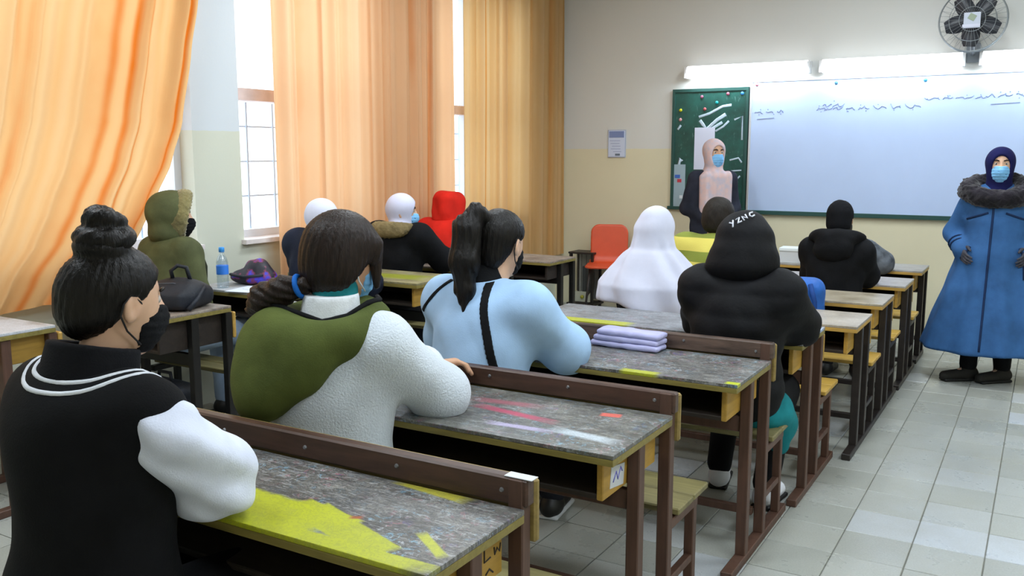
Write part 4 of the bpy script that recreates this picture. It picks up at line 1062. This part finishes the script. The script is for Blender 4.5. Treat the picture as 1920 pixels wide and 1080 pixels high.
def f(P):
    d = hijab_f(F, P, True, 0, .004, opw=.064, oph=.088)
    q = P - A(*F.at(.40, .10)); b = rbox(P, F.at(.31, .095), (.14, .055, .20), .05); d = smin(d, b + .006 * np.sin(P[:, 0] * 95 + 2 * P[:, 2]), .05)
    return d
solid('headscarf', f, F.at(.3) - .36, F.at(.3) + .56, .009, t.m, F.body)
make_mask(F, MASKC, None, .006); make_eyes(F, HB); make_trousers(F, BLK); make_shoes(F, BLKSHOE)

# --- woman in long blue coat
F = person('standing woman in long blue coat with black fur collar, navy headscarf and blue mask', -.29, 6.70, 184, standing=True, s=.935, lean=0, shw=.14, hyaw=2,
           elbow={1: (.235, -.07, .97), -1: (-.235, -.07, .97)}, wrist={1: (.19, .08, .87), -1: (-.19, .08, .87)})
F.foot = {1: 58, -1: 50}
F.an = {1: np.array((.10, .06, .08)), -1: np.array((-.10, .02, .08))}
make_body(F, SKIN_A, .007, hand=(False, False))
BC = fabric('blue_wool_coat', '355F92', .8, 160, .25, .12)
def coat(P):
    d = torso_f(F, P, .018, None, neckr=.07, belly=.02)
    for q in (-1, 1): d = smin(d, arm_f(F, P, q, .02), .016)
    z = P[:, 2]; tt = np.clip((1.02 - z) / .80, 0, 1); rad = .155 + .255 * tt; ang = np.arctan2(P[:, 0], P[:, 1])
    sk = (np.sqrt(P[:, 0] ** 2 + (P[:, 1] / .74) ** 2) - rad + (.004 + .014 * tt) * np.sin(ang * 9 + 1)) * .8
    d = smin(d, np.maximum(sk, z - 1.04), .07); return smax(d, .21 - z, .01) + .003 * wrinkle(P, .8, 2)
co = solid('coat', coat, (-.52, -.42, .1), (.52, .44, 1.45), .011, BC, F.body)
NVY = fabric('coat_navy_seam', '1C2F52', .8)
def on_coat(x, z):
    y = .5
    for _ in range(80):
        dd = float(coat(np.array([(x, y, z)], np.float32))[0])
        if dd < .002: break
        y -= max(dd, .001) * .8
    return (x, y, z)
tube('front_placket', [on_coat(.02 + .03 * (1.2 - z), z) for z in np.linspace(1.22, .24, 26)], .007, NVY, co, 6)
for q in (-1, 1):
    tube('chest_flap', [on_coat(q * (.05 + .12 * k / 6), 1.12 - .045 * k / 6) for k in range(7)], .007, NVY, co, 6)
    tube('pocket_welt', [on_coat(q * (.14 + .05 * k / 5), .90 - .08 * k / 5) for k in range(6)], .008, NVY, co, 6)
    a, b = F.el[q], F.wr[q]
    for tq in (.55, .72):
        c = a + (b - a) * tq; ax = unit(b - a); u_ = unit(np.cross(ax, (0, 0, 1))); w_ = np.cross(ax, u_); rr = .070 + (.048 - .070) * tq + .004
        tube('sleeve_band', [c + (u_ * math.cos(g) + w_ * math.sin(g)) * rr for g in [i * math.pi / 9 for i in range(18)]], .005, NVY, co, 6, True)
    w = F.wr[q] - unit(b - a) * .02
    solid('glove', lambda P: hand_f(P, w, b - a, (q * 1, .1, .3), q, .5), w - .16, w + .16, .006, fabric('grey_knit_glove', '4A4A52', .95), co)
tube('belt_end', [on_coat(-.17, .86), on_coat(-.175, .78), on_coat(-.18, .70)], .010, NVY, co, 6)
def f(P):
    c = F.at(.49, .01); q = P - A(*c); d = torus(q * A(1 / 1.3, 1, 1), (0, 0, 0), .122, .060, rotm(-26, 0, 0))
    return d + .010 * wrinkle(P, 2.6, 3) + .006 * np.sin(P[:, 0] * 150 + 20 * P[:, 2]) * np.sin(P[:, 1] * 120 + 1) * np.sin(P[:, 2] * 140 + 30 * P[:, 0])
solid('fur_collar', f, F.at(.47) - .30, F.at(.47) + .30, .009, fabric('black_fur', '1E1A22', 1.0, 80, 1.0, .5, sheen=.3), co)
solid('headscarf', lambda P: hijab_f(F, P, True, 0, .003, opw=.064, oph=.088), F.at(.45) - .24, F.at(.45) + .40, .008, fabric('navy_headscarf', '16184A', .85, 300, .1, .1), F.body)
make_mask(F, MASKC, None, .006); make_eyes(F, HB); make_trousers(F, BLK)
make_shoes(F, plain('black_suede_boot', '15130F', .8), plain('black_sole', '0C0C0C', .7), .008, .16, ang={1: 58, -1: 50})
for q in (-1, 1): solid('boot_shaft', lambda P: smax(cone(P, F.an[q] + np.array((0, -.02, -.02)), F.an[q] + np.array((0, -.01, .22)), .05, .055), P[:, 2] - .27, .01), F.an[q] - np.array((.1, .12, .1)), F.an[q] + np.array((.1, .1, .26)), .009, plain('black_suede_boot', '15130F', .8), F.body)

# ------------------------------------------------------------------ things on the front wall
YF = ROOM_Y1
M_wb = plain('whiteboard_enamel', 'BDD0F2', .28, spec=.5, nscale=2.5, var=.03)
M_gframe = plain('dark_green_frame', '1F4A44', .5)
M_alu = plain('pale_frame', 'C9CDD2', .4, .3)
r = empty('whiteboard', (-.85, YF, 0)); tag(r, 'wide whiteboard with faint blue handwriting on the front wall', 'whiteboard')
X0, X1, Z0, Z1 = -1.49, 1.50, .975, 2.13
box('panel', ((X0 + X1) / 2, -.016, (Z0 + Z1) / 2), (X1 - X0, .022, Z1 - Z0), M_wb, r)
box('frame_bottom', ((X0 + X1) / 2, -.024, Z0 + .005), (X1 - X0 + .02, .045, .035), M_gframe, r, .003)
box('frame_top', ((X0 + X1) / 2, -.02, Z1), (X1 - X0 + .02, .03, .022), M_alu, r, .003)
for x in (X0, X1): box('frame_side', (x, -.02, (Z0 + Z1) / 2), (.018, .03, Z1 - Z0), M_alu, r, .003)
M_ink = plain('blue_marker_ink', '8494CC', .6)
def scribble(parent, x0, x1, z, hgt, mat, seed, y, rad=.0035, name='handwriting'):
    """one handwritten line of joined cursive strokes and dots"""
    rn = random.Random(seed); bm = bmesh.new(); x = x1
    while x > x0:
        w = rn.uniform(.05, .13); n = int(w / .008); pts = []; ph = rn.uniform(0, 6)
        for i in range(n + 1):
            t_ = i / n; pts.append((x - w * t_ + .006 * math.sin(9 * t_ + ph), y, z + hgt * (.45 * math.sin(t_ * rn.uniform(8, 9) + ph) * (.4 + .6 * abs(math.sin(5 * t_ + ph))) + (.6 * max(0, math.sin(21 * t_ + ph)) ** 6))))
        tube_bm(bm, pts, rad, 5)
        for _ in range(rn.choice((0, 1, 2))):
            dx, dz = x - rn.uniform(0, w), z + hgt * rn.choice((-.9, 1.0)); tube_bm(bm, [(dx, y, dz), (dx + .006, y, dz + .003)], rad * 1.2, 5)
        x -= w + rn.uniform(.012, .03)
    return meshobj(name, bm, mat, parent, smooth=True)
scribble(r, -1.42, -1.20, 1.86, .022, M_ink, 1, -.0275); tube('underline', [(-1.43, -.0275, 1.80), (-1.28, -.0275, 1.81)], .003, M_ink, r, 5)
scribble(r, -.86, -.10, 1.875, .026, M_ink, 2, -.0275); scribble(r, -.82, -.70, 1.90, .04, M_ink, 9, -.0275)
scribble(r, .02, .36, 1.935, .02, M_ink, 3, -.0275); scribble(r, .36, .78, 1.945, .026, M_ink, 4, -.0275)
tube('underline', [(.40, -.0275, 1.88), (.60, -.0275, 1.89)], .003, M_ink, r, 5)

M_cb = None
t = NT('green_chalkboard'); v = t.coord(); n1 = t.noise(v, 5, 5, .65); n2 = t.noise(t.coord(scale=(6, 1, 2)), 6, 5, .7)
c_ = t.ramp(n1.outputs[0], [(.3, lin('0E3A34')), (.7, lin('1B5A50'))]); c_ = t.mix(t.ramp(n2.outputs[0], [(.60, (0, 0, 0, 1)), (.75, (.5, .5, .5, 1))]), c_, lin('8FB0AC'))
t.l(c_, t.b.inputs['Base Color']); t.b.inputs['Roughness'].default_value = .45; M_cb = t.m
g = empty('chalkboard', (-2.715, YF, 0)); tag(g, 'narrow green chalkboard with white chalk scrawls beside the whiteboard', 'chalkboard')
gx, gz0, gz1 = .355, .985, 2.085
box('panel', (0, -.014, (gz0 + gz1) / 2), (gx * 2 - .04, .02, gz1 - gz0 - .04), M_cb, g)
box('frame_top', (0, -.018, gz1 - .015), (gx * 2, .034, .03), M_gframe, g, .003); box('frame_bottom', (-.01, -.022, gz0 + .012), (gx * 2 + .03, .044, .03), M_gframe, g, .003)
for s in (-1, 1): box('frame_side', (s * (gx - .013), -.018, (gz0 + gz1) / 2), (.026, .034, gz1 - gz0 - .05), M_gframe, g, .003)
M_chalk = plain('white_chalk', 'B9CBDA', .95)
for pts, rad in (([(-.10, 1.83), (0, 1.86), (.12, 1.92), (.20, 1.93)], .012), ([(-.09, 1.80), (-.06, 1.76), (-.02, 1.72), (.07, 1.80), (.15, 1.85)], .016), ([(-.05, 1.72), (.02, 1.72), (.12, 1.78)], .012), ([(.06, 1.70), (.13, 1.74), (.18, 1.79)], .009),
                 ([(.23, 1.80), (.30, 1.83), (.305, 1.62)], .009), ([(-.30, 1.72), (-.27, 1.76)], .010), ([(-.28, 1.40), (-.27, 1.46), (-.25, 1.43)], .014), ([(.20, 1.44), (.28, 1.46), (.31, 1.42)], .008), ([(.17, 1.34), (.31, 1.35)], .006), ([(.22, 1.22), (.30, 1.30)], .007)):
    P_ = [(x, 0, z) for x, z in pts]; o = tube('chalk_stroke', P_, rad, M_chalk, g, 6); o.scale = (1, .12, 1); o.location = (0, -.0245, 0)
def sheet(name, label, x, z, w, h, color, cat='paper', y=-.026, parent=None):
    o = box(name, (x, YF + y, z), (w, .003, h), plain('paper_' + color, color, .8), None); tag(o, label, cat); return o
sheet('paper_sheet', 'white paper sheet taped on the green chalkboard behind the woman in pink headscarf', -2.755, 1.545, .19, .38, 'D6DAEE')
o = sheet('paper_strip', 'narrow pale printed strip pinned on the left side of the green chalkboard', -2.985, 1.20, .11, .40, '9DB2BC')
for k, (zz, cl) in enumerate(((.09, '3F6AC0'), (.05, 'C03A4A'), (-.1, 'DCE4E8'))): box('printed_mark', (.02 * (k - 1), -.0025, zz), (.05 - .01 * k, .003, .03), plain('print_' + cl, cl, .8), o)
n = empty('wall_notice', (-3.635, YF, 1.595)); tag(n, 'small framed notice with a blue-grey heading on the front wall', 'notice')
box('backing', (0, -.006, 0), (.185, .010, .265), plain('notice_edge', 'AEB6C8', .6), n, .002)
box('sheet', (0, -.0125, 0), (.170, .003, .248), plain('notice_paper', 'D2DCF2', .7), n)
box('heading', (0, -.0145, .088), (.155, .003, .060), plain('notice_heading', '8090BE', .7), n)
for k in range(5): box('text_line', (random.uniform(-.02, .01), -.0145, .028 - k * .026), (.11 + random.uniform(-.03, .03), .002, .006), plain('notice_text', 'A6B2D4', .7), n)
box('stamp', (.012, -.0145, -.105), (.05, .003, .02), plain('notice_stamp', '6E7C8C', .7), n)
def magnet(x, z, color, label, y=-.026):
    o = lathe('magnet', [(.0, 0), (.014, 0), (.015, .003), (.013, .009), (.0, .010)], plain('magnet_' + color, color, .4), None, 14, (x, YF + y, z)); o.rotation_euler = (R(90), 0, 0); tag(o, label, 'magnet', 'board magnets')
magnet(-2.29, 2.10, 'B0646E', 'red magnet at the top left corner of the whiteboard', -.028)
magnet(-1.62, 2.09, '4A7FA0', 'blue magnet on the whiteboard below the gap between strip lamps', -.028)
magnet(-.93, 2.085, '3A86B0', 'blue magnet on the whiteboard just left of the fan bracket', -.028)
magnet(-2.99, 1.895, 'C8C820', 'yellow magnet on the left side of the green chalkboard'); magnet(-2.99, 1.81, 'D89A9E', 'pink magnet on the left side of the chalkboard below the yellow one')
magnet(-2.76, 1.90, 'B4565A', 'red magnet in the middle of the green chalkboard'); magnet(-2.65, 1.955, '10A0A0', 'turquoise magnet in the upper part of the green chalkboard')
magnet(-2.79, 2.01, '9A5C78', 'plum magnet near the top edge of the green chalkboard'); magnet(-2.55, 2.03, 'A85A70', 'red magnet at the top edge of the chalkboard, rightmost of the reds')
magnet(-2.42, 2.03, '3A8AE8', 'bright blue magnet in the top right corner of the green chalkboard')

# wall fan
f_ = empty('wall_fan', (-.60, YF, 2.30)); tag(f_, 'round grey wall fan with dark blades above the whiteboard', 'fan')
M_fan = plain('fan_grey_plastic', '8C949C', .45); M_blade = plain('fan_dark_blade', '33363E', .4); M_cage = plain('fan_cage_wire', '8E9496', .4, .5)
box('wall_plate', (0, -.02, -.02), (.10, .04, .15), M_fan, f_, .01)
tube('arm', [(0, -.03, -.03), (0, -.12, -.02), (0, -.17, .05), (0, -.18, .13)], .017, M_fan, f_, 10)
cz, cy = .20, -.20
o = lathe('motor', [(0, -.07), (.05, -.065), (.062, -.02), (.06, .04), (.045, .06), (0, .062)], M_fan, f_, 20, (0, cy + .02, cz)); o.rotation_euler = (R(90), 0, 0)
o = lathe('hub', [(0, 0), (.05, 0), (.048, .025), (.03, .035), (0, .036)], M_blade, f_, 20, (0, cy - .05, cz)); o.rotation_euler = (R(90), 0, 0)
bm = bmesh.new()
rows = []
for i in range(7):
    rr = .04 + i * .026; wd = .030 + .034 * math.sin(math.pi * min(1, (i + 1.2) / 8)); tw = .4 - .035 * i
    rows.append([[bm.verts.new((rr, (k - 1) * wd * math.sin(tw) * .6 + dy, (k - 1) * wd)) for k in range(3)] for dy in (0, .004)])
for a, b in zip(rows, rows[1:]):
    for k in range(2):
        bm.faces.new((a[0][k], b[0][k], b[0][k + 1], a[0][k + 1])); bm.faces.new((a[1][k], a[1][k + 1], b[1][k + 1], b[1][k]))
    for k in (0, 2): bm.faces.new((a[0][k], a[1][k], b[1][k], b[0][k]))
bmesh.ops.recalc_face_normals(bm, faces=bm.faces)
bl = meshobj('blade', bm, M_blade, f_, smooth=True)
bl.location = (0, cy - .065, cz); bl.rotation_euler = (0, R(22), 0)
for k in range(1, 5):
    c = bl.copy(); link(c, f_); c.rotation_euler = (0, R(22 + 72 * k), 0)
def ring(rad, y, wr, name='cage_ring'): tube(name, [(rad * math.cos(a), y, cz + rad * math.sin(a)) for a in [i * 2 * math.pi / 48 for i in range(48)]], wr, M_cage, f_, 6, True)
ring(.235, cy - .06, .006); ring(.232, cy - .09, .004); ring(.16, cy - .118, .0022); ring(.16, cy + .02, .0022); ring(.09, cy - .128, .0022)
bm = bmesh.new()
for k in range(36):
    a = 2 * math.pi * k / 36; ca, sa = math.cos(a), math.sin(a)
    tube_bm(bm, [(.045 * ca, cy - .13, cz + .045 * sa), (.16 * ca, cy - .12, cz + .16 * sa), (.232 * ca, cy - .085, cz + .232 * sa)], .0011, 4)
    if k % 2 == 0: tube_bm(bm, [(.06 * ca, cy + .04, cz + .06 * sa), (.16 * ca, cy + .025, cz + .16 * sa), (.234 * ca, cy - .055, cz + .234 * sa)], .0011, 4)
o = meshobj('cage_wires', bm, M_cage, f_); o['kind'] = 'stuff'
bm = bmesh.new(); bx(bm, (0, cy - .138, cz - .01), (.115, .012, .115)); meshobj('centre_badge', bm, plain('fan_badge', 'C4CCDC', .4), f_, .004)
box('badge_print', (.0, cy - .1455, cz + .012), (.05, .002, .045), plain('fan_badge_print', '9AA890', .5), f_, rot=(0, R(30), 0))
box('badge_bar', (-.004, cy - .1455, cz - .05), (.12, .002, .022), plain('fan_badge_bar', 'D8DCEE', .5), f_)

# ------------------------------------------------------------------ chair, heater and what lies on the desks
M_or = plain('orange_plastic', 'D8532C', .4, nscale=8, var=.06)
ch = empty('plastic_chair', (-3.55, 7.78, 0), R(200)); tag(ch, 'orange plastic shell chair against the front wall', 'chair')
def shell(P):
    y, x, z = P[:, 1], P[:, 0], P[:, 2]
    seat = rbox(P, (0, .02, .455), (.20, .20, .09), .085); seat = smax(seat, np.abs(P[:, 2] - .455) - .011, .012); bk = rbox(P, (0, -.20, .655), (.18, .09, .175), .085, rotm(8, 0, 0)); bk = smax(bk, np.abs((P - A(0, -.20, .655)) @ rotm(8, 0, 0))[:, 1] - .011, .012)
    d = smin(seat, bk, .03); d = smin(d, cone(P, (-.17, -.185, .47), (.17, -.185, .47), .02, .02), .04)
    return d
solid('seat_shell', shell, (-.26, -.30, .40), (.26, .27, .88), .009, M_or, ch)
for sx in (-1, 1):
    for sy in (-1, 1): tube('leg', [(sx * .15, sy * .13, .45), (sx * .19, sy * .19, 0)], .011, M_char, ch)
    tube('stretcher', [(sx * .175, -.165, .18), (sx * .175, .165, .18)], .008, M_char, ch)

ht = empty('heater', (-3.86, 7.95, 0)); tag(ht, 'black framed portable heater with grey panel in the corner by the orange chair', 'heater')
M_hg = plain('heater_grey', '9A9C98', .45, .4, nscale=20)
for sx in (-1, 1):
    for sy in (-1, 1): box('post', (sx * .115, sy * .09, .27), (.024, .024, .54), M_char, ht, .003)
box('top_plate', (0, 0, .548), (.27, .22, .018), M_char, ht, .003); box('base_tray', (0, 0, .05), (.29, .24, .02), M_char, ht, .003)
box('rear_panel', (0, .08, .30), (.21, .012, .44), M_hg, ht); box('burner', (.02, .02, .28), (.10, .06, .26), plain('burner_dark', '4A4E50', .5, .3), ht, .006)
box('lower_panel', (0, -.075, .12), (.20, .014, .10), plain('heater_cream', 'B4B8A8', .5), ht, .003)
o = lathe('knob', [(0, 0), (.018, 0), (.016, .02), (0, .021)], plain('knob_yellow_green', 'A8A832', .4), ht, 14, (.01, -.082, .12)); o.rotation_euler = (R(90), 0, 0)
for k in range(5): tube('guard_wire', [(-.10 + .05 * k, -.085, .18), (-.10 + .05 * k, -.085, .54)], .003, M_char, ht, 6)

b = empty('bench', (-1.60, 1.02, 0)); tag(b, 'wooden bench under the girl with the hair bun', 'bench')
for k in range(2): box('seat_plank', (0, -.07 + .15 * k, .405), (1.25, .14, .022), M_seatold, b, .004)
for x in (-.55, .55):
    for y in (-.10, .11): box('leg', (x, y, .196), (.036, .036, .392), M_brown, b, .003)
    box('stretcher', (x, .005, .15), (.026, .18, .026), M_brown, b)

def bag_obj(name, label, cat, loc, rz, f, lo, hi, mat, h=.008):
    r = empty(name, loc, R(rz)); tag(r, label, cat); o = solid('bag_body', f, lo, hi, h, mat, r); return r, o
BN = fabric('black_nylon', '1C2029', .6, 90, .3, .25, spec=.4)
def f(P):
    d = rbox(P, (0, 0, .055), (.15, .125, .055), .05); d = smin(d, ell(P, (.02, -.02, .09), (.12, .10, .055)), .05); d = smin(d, rbox(P, (.03, -.12, .05), (.09, .03, .04), .025), .03)
    return smax(d + .004 * wrinkle(P, 1.3, 1), .002 - P[:, 2], .01)
r, o = bag_obj('backpack', 'black backpack with a carry loop lying on the brown-topped desk', 'backpack', (-3.60, 2.90, .761), 20, f, (-.25, -.25, -.02), (.25, .25, .22), BN)
tube('carry_loop', [(.01, -.03, .135), (0, -.03, .18), (.03, -.02, .205), (.07, -.01, .195), (.085, -.005, .13)], .010, BN, r, 8)
tube('zip', [(-.13, -.06, .095), (-.04, -.10, .125), (.05, -.10, .13), (.13, -.05, .105)], .004, plain('zip_grey', '3A3E46', .5), r, 6)
tube('strap', [(.12, .06, .08), (.15, 0, .10), (.155, -.08, .05), (.14, -.13, .012)], .012, BN, r, 8)
r, o = bag_obj('pouch', 'small dark blue pouch on the brown-topped desk below the green parka', 'pouch', (-3.83, 2.80, .761), 10, lambda P: smax(rbox(P, (0, 0, .035), (.085, .06, .035), .03) + .004 * wrinkle(P, 2, 1), .002 - P[:, 2], .01), (-.15, -.12, -.02), (.15, .12, .12), fabric('dark_blue_cloth', '20253A', .85), .007)
tube('zip', [(-.06, -.04, .06), (0, -.05, .066), (.06, -.04, .06)], .003, plain('zip_grey', '3A3E46', .5), r, 6)
def f(P):
    d = smin(ell(P, (0, 0, .04), (.14, .09, .05)), ell(P, (.03, 0, .09), (.07, .06, .055)), .05); return smax(d + .006 * wrinkle(P, 1.6, 2), .002 - P[:, 2], .01)
t = NT('purple_print_nylon'); v = t.coord(); n_ = t.noise(v, 16, 3, .5)
t.l(t.ramp(n_.outputs[0], [(.0, lin('14121C')), (.50, lin('1A1626')), (.56, lin('7A2A4A')), (.62, lin('3A34B8')), (.75, lin('5A50E0'))]), t.b.inputs['Base Color']); t.b.inputs['Roughness'].default_value = .55
r, o = bag_obj('bag', 'crumpled black and purple bag on the desk under the window', 'bag', (-3.88, 3.67, .761), 15, f, (-.22, -.16, -.02), (.22, .16, .2), t.m)
tube('strap', [(-.13, 0, .05), (-.10, -.08, .06), (0, -.10, .05), (.10, -.07, .06)], .008, BN, r, 8)
bt = empty('water_bottle', (-3.91, 3.47, .761)); tag(bt, 'small clear water bottle with blue cap and label behind the black backpack', 'bottle')
t = NT('clear_plastic'); tr_ = t.n('ShaderNodeBsdfTransparent'); tr_.inputs[0].default_value = (.86, .92, .96, 1); gl_ = t.n('ShaderNodeBsdfGlossy'); gl_.inputs['Roughness'].default_value = .08
mx = t.n('ShaderNodeMixShader'); mx.inputs[0].default_value = .14; t.l(tr_.outputs[0], mx.inputs[1]); t.l(gl_.outputs[0], mx.inputs[2]); t.l(mx.outputs[0], t.out.inputs[0])
lathe('bottle_body', [(.0, 0), (.029, 0), (.032, .006), (.032, .05), (.030, .055), (.032, .06), (.032, .14), (.026, .165), (.014, .185), (.0125, .20), (0, .201)], t.m, bt, 20)
lathe('label', [(.0328, .075), (.033, .078), (.033, .122), (.0328, .125)], plain('bottle_label_blue', '2E78D8', .5), bt, 20)
lathe('cap', [(0, .198), (.0155, .198), (.0155, .222), (.013, .225), (0, .225)], plain('bottle_cap_blue', '3A9AE8', .4), bt, 16)
for k, (x, y, a) in enumerate(((-3.66, 3.50, 12), (-3.60, 3.56, -6))):
    o = box('paper_sheet', (x, y, .7625 + .0022 * k), (.30, .21, .002), plain('paper_white', 'DDE4F0', .8), None, rot=(0, 0, R(a)))
    tag(o, ('white paper sheet lying on the window-side desk beside the water bottle', 'white paper sheet on top of another on the window-side desk')[k], 'paper', 'papers on the window-side desk')
LAV = fabric('lavender_cloth', 'B4B4DA', .85, 220, .2, .08)
r = empty('folded_cloth', (-1.42, 3.325, .721), R(-3)); tag(r, 'folded lavender white cloth lying on the third old desk against its rail', 'cloth')
for k in range(3):
    solid('fold', lambda P: rbox(P, (.006 * k, .004 * k, .013 + .023 * k), (.15 - .006 * k, .052, .012), .011) + .003 * wrinkle(P, 2, k), (-.22, -.1, -.02), (.22, .1, .11), .007, LAV, r)
BBP = fabric('blue_backpack_nylon', '1E5FB4', .6, 100, .3, .2, spec=.4)
def f(P):
    d = rbox(P, (0, 0, .205), (.145, .085, .205), .07); d = smin(d, rbox(P, (0, -.085, .14), (.11, .04, .10), .035), .03); return d + .005 * wrinkle(P, 1.2, 3)
r, o = bag_obj('backpack', 'bright blue backpack on the bench beside the yellow sweater student', 'backpack', (-1.17, 5.115, .405), 8, f, (-.24, -.22, -.03), (.24, .2, .47), BBP, .009)
for sx in (-1, 1): tube('strap', [(sx * .07, -.07, .38), (sx * .10, -.135, .30), (sx * .11, -.13, .12), (sx * .10, -.06, .02)], .014, fabric('dark_blue_strap', '123A78', .7), r, 8)
r, o = bag_obj('bag', 'black bag standing on the floor under the brown-topped desk', 'bag', (-3.66, 2.86, 0), 0, lambda P: rbox(P, (0, 0, .20), (.17, .09, .20), .06) + .006 * wrinkle(P, 1, 5), (-.26, -.18, -.03), (.26, .18, .45), BN, .010)
for sx in (-1, 1): tube('emblem_ring', [(.06 * sx + .028 * math.cos(a), -.095, .26 + .028 * math.sin(a)) for a in [i * math.pi / 8 for i in range(16)]], .004, plain('zip_grey', '3A3E46', .5), r, 6, True)
tube('handle', [(-.05, 0, .39), (-.04, 0, .44), (.04, 0, .44), (.05, 0, .39)], .009, BN, r, 8)
wb = empty('white_box', (-1.63, 7.06, .676), R(4)); tag(wb, 'white cardboard box on the frontmost pale desk', 'box')
box('carton', (0, 0, .045), (.24, .17, .09), plain('white_card', 'C8CCCE', .8), wb, .003); box('lid', (0, 0, .10), (.25, .18, .022), plain('white_card_lid', 'DCE4E6', .8), wb, .003)
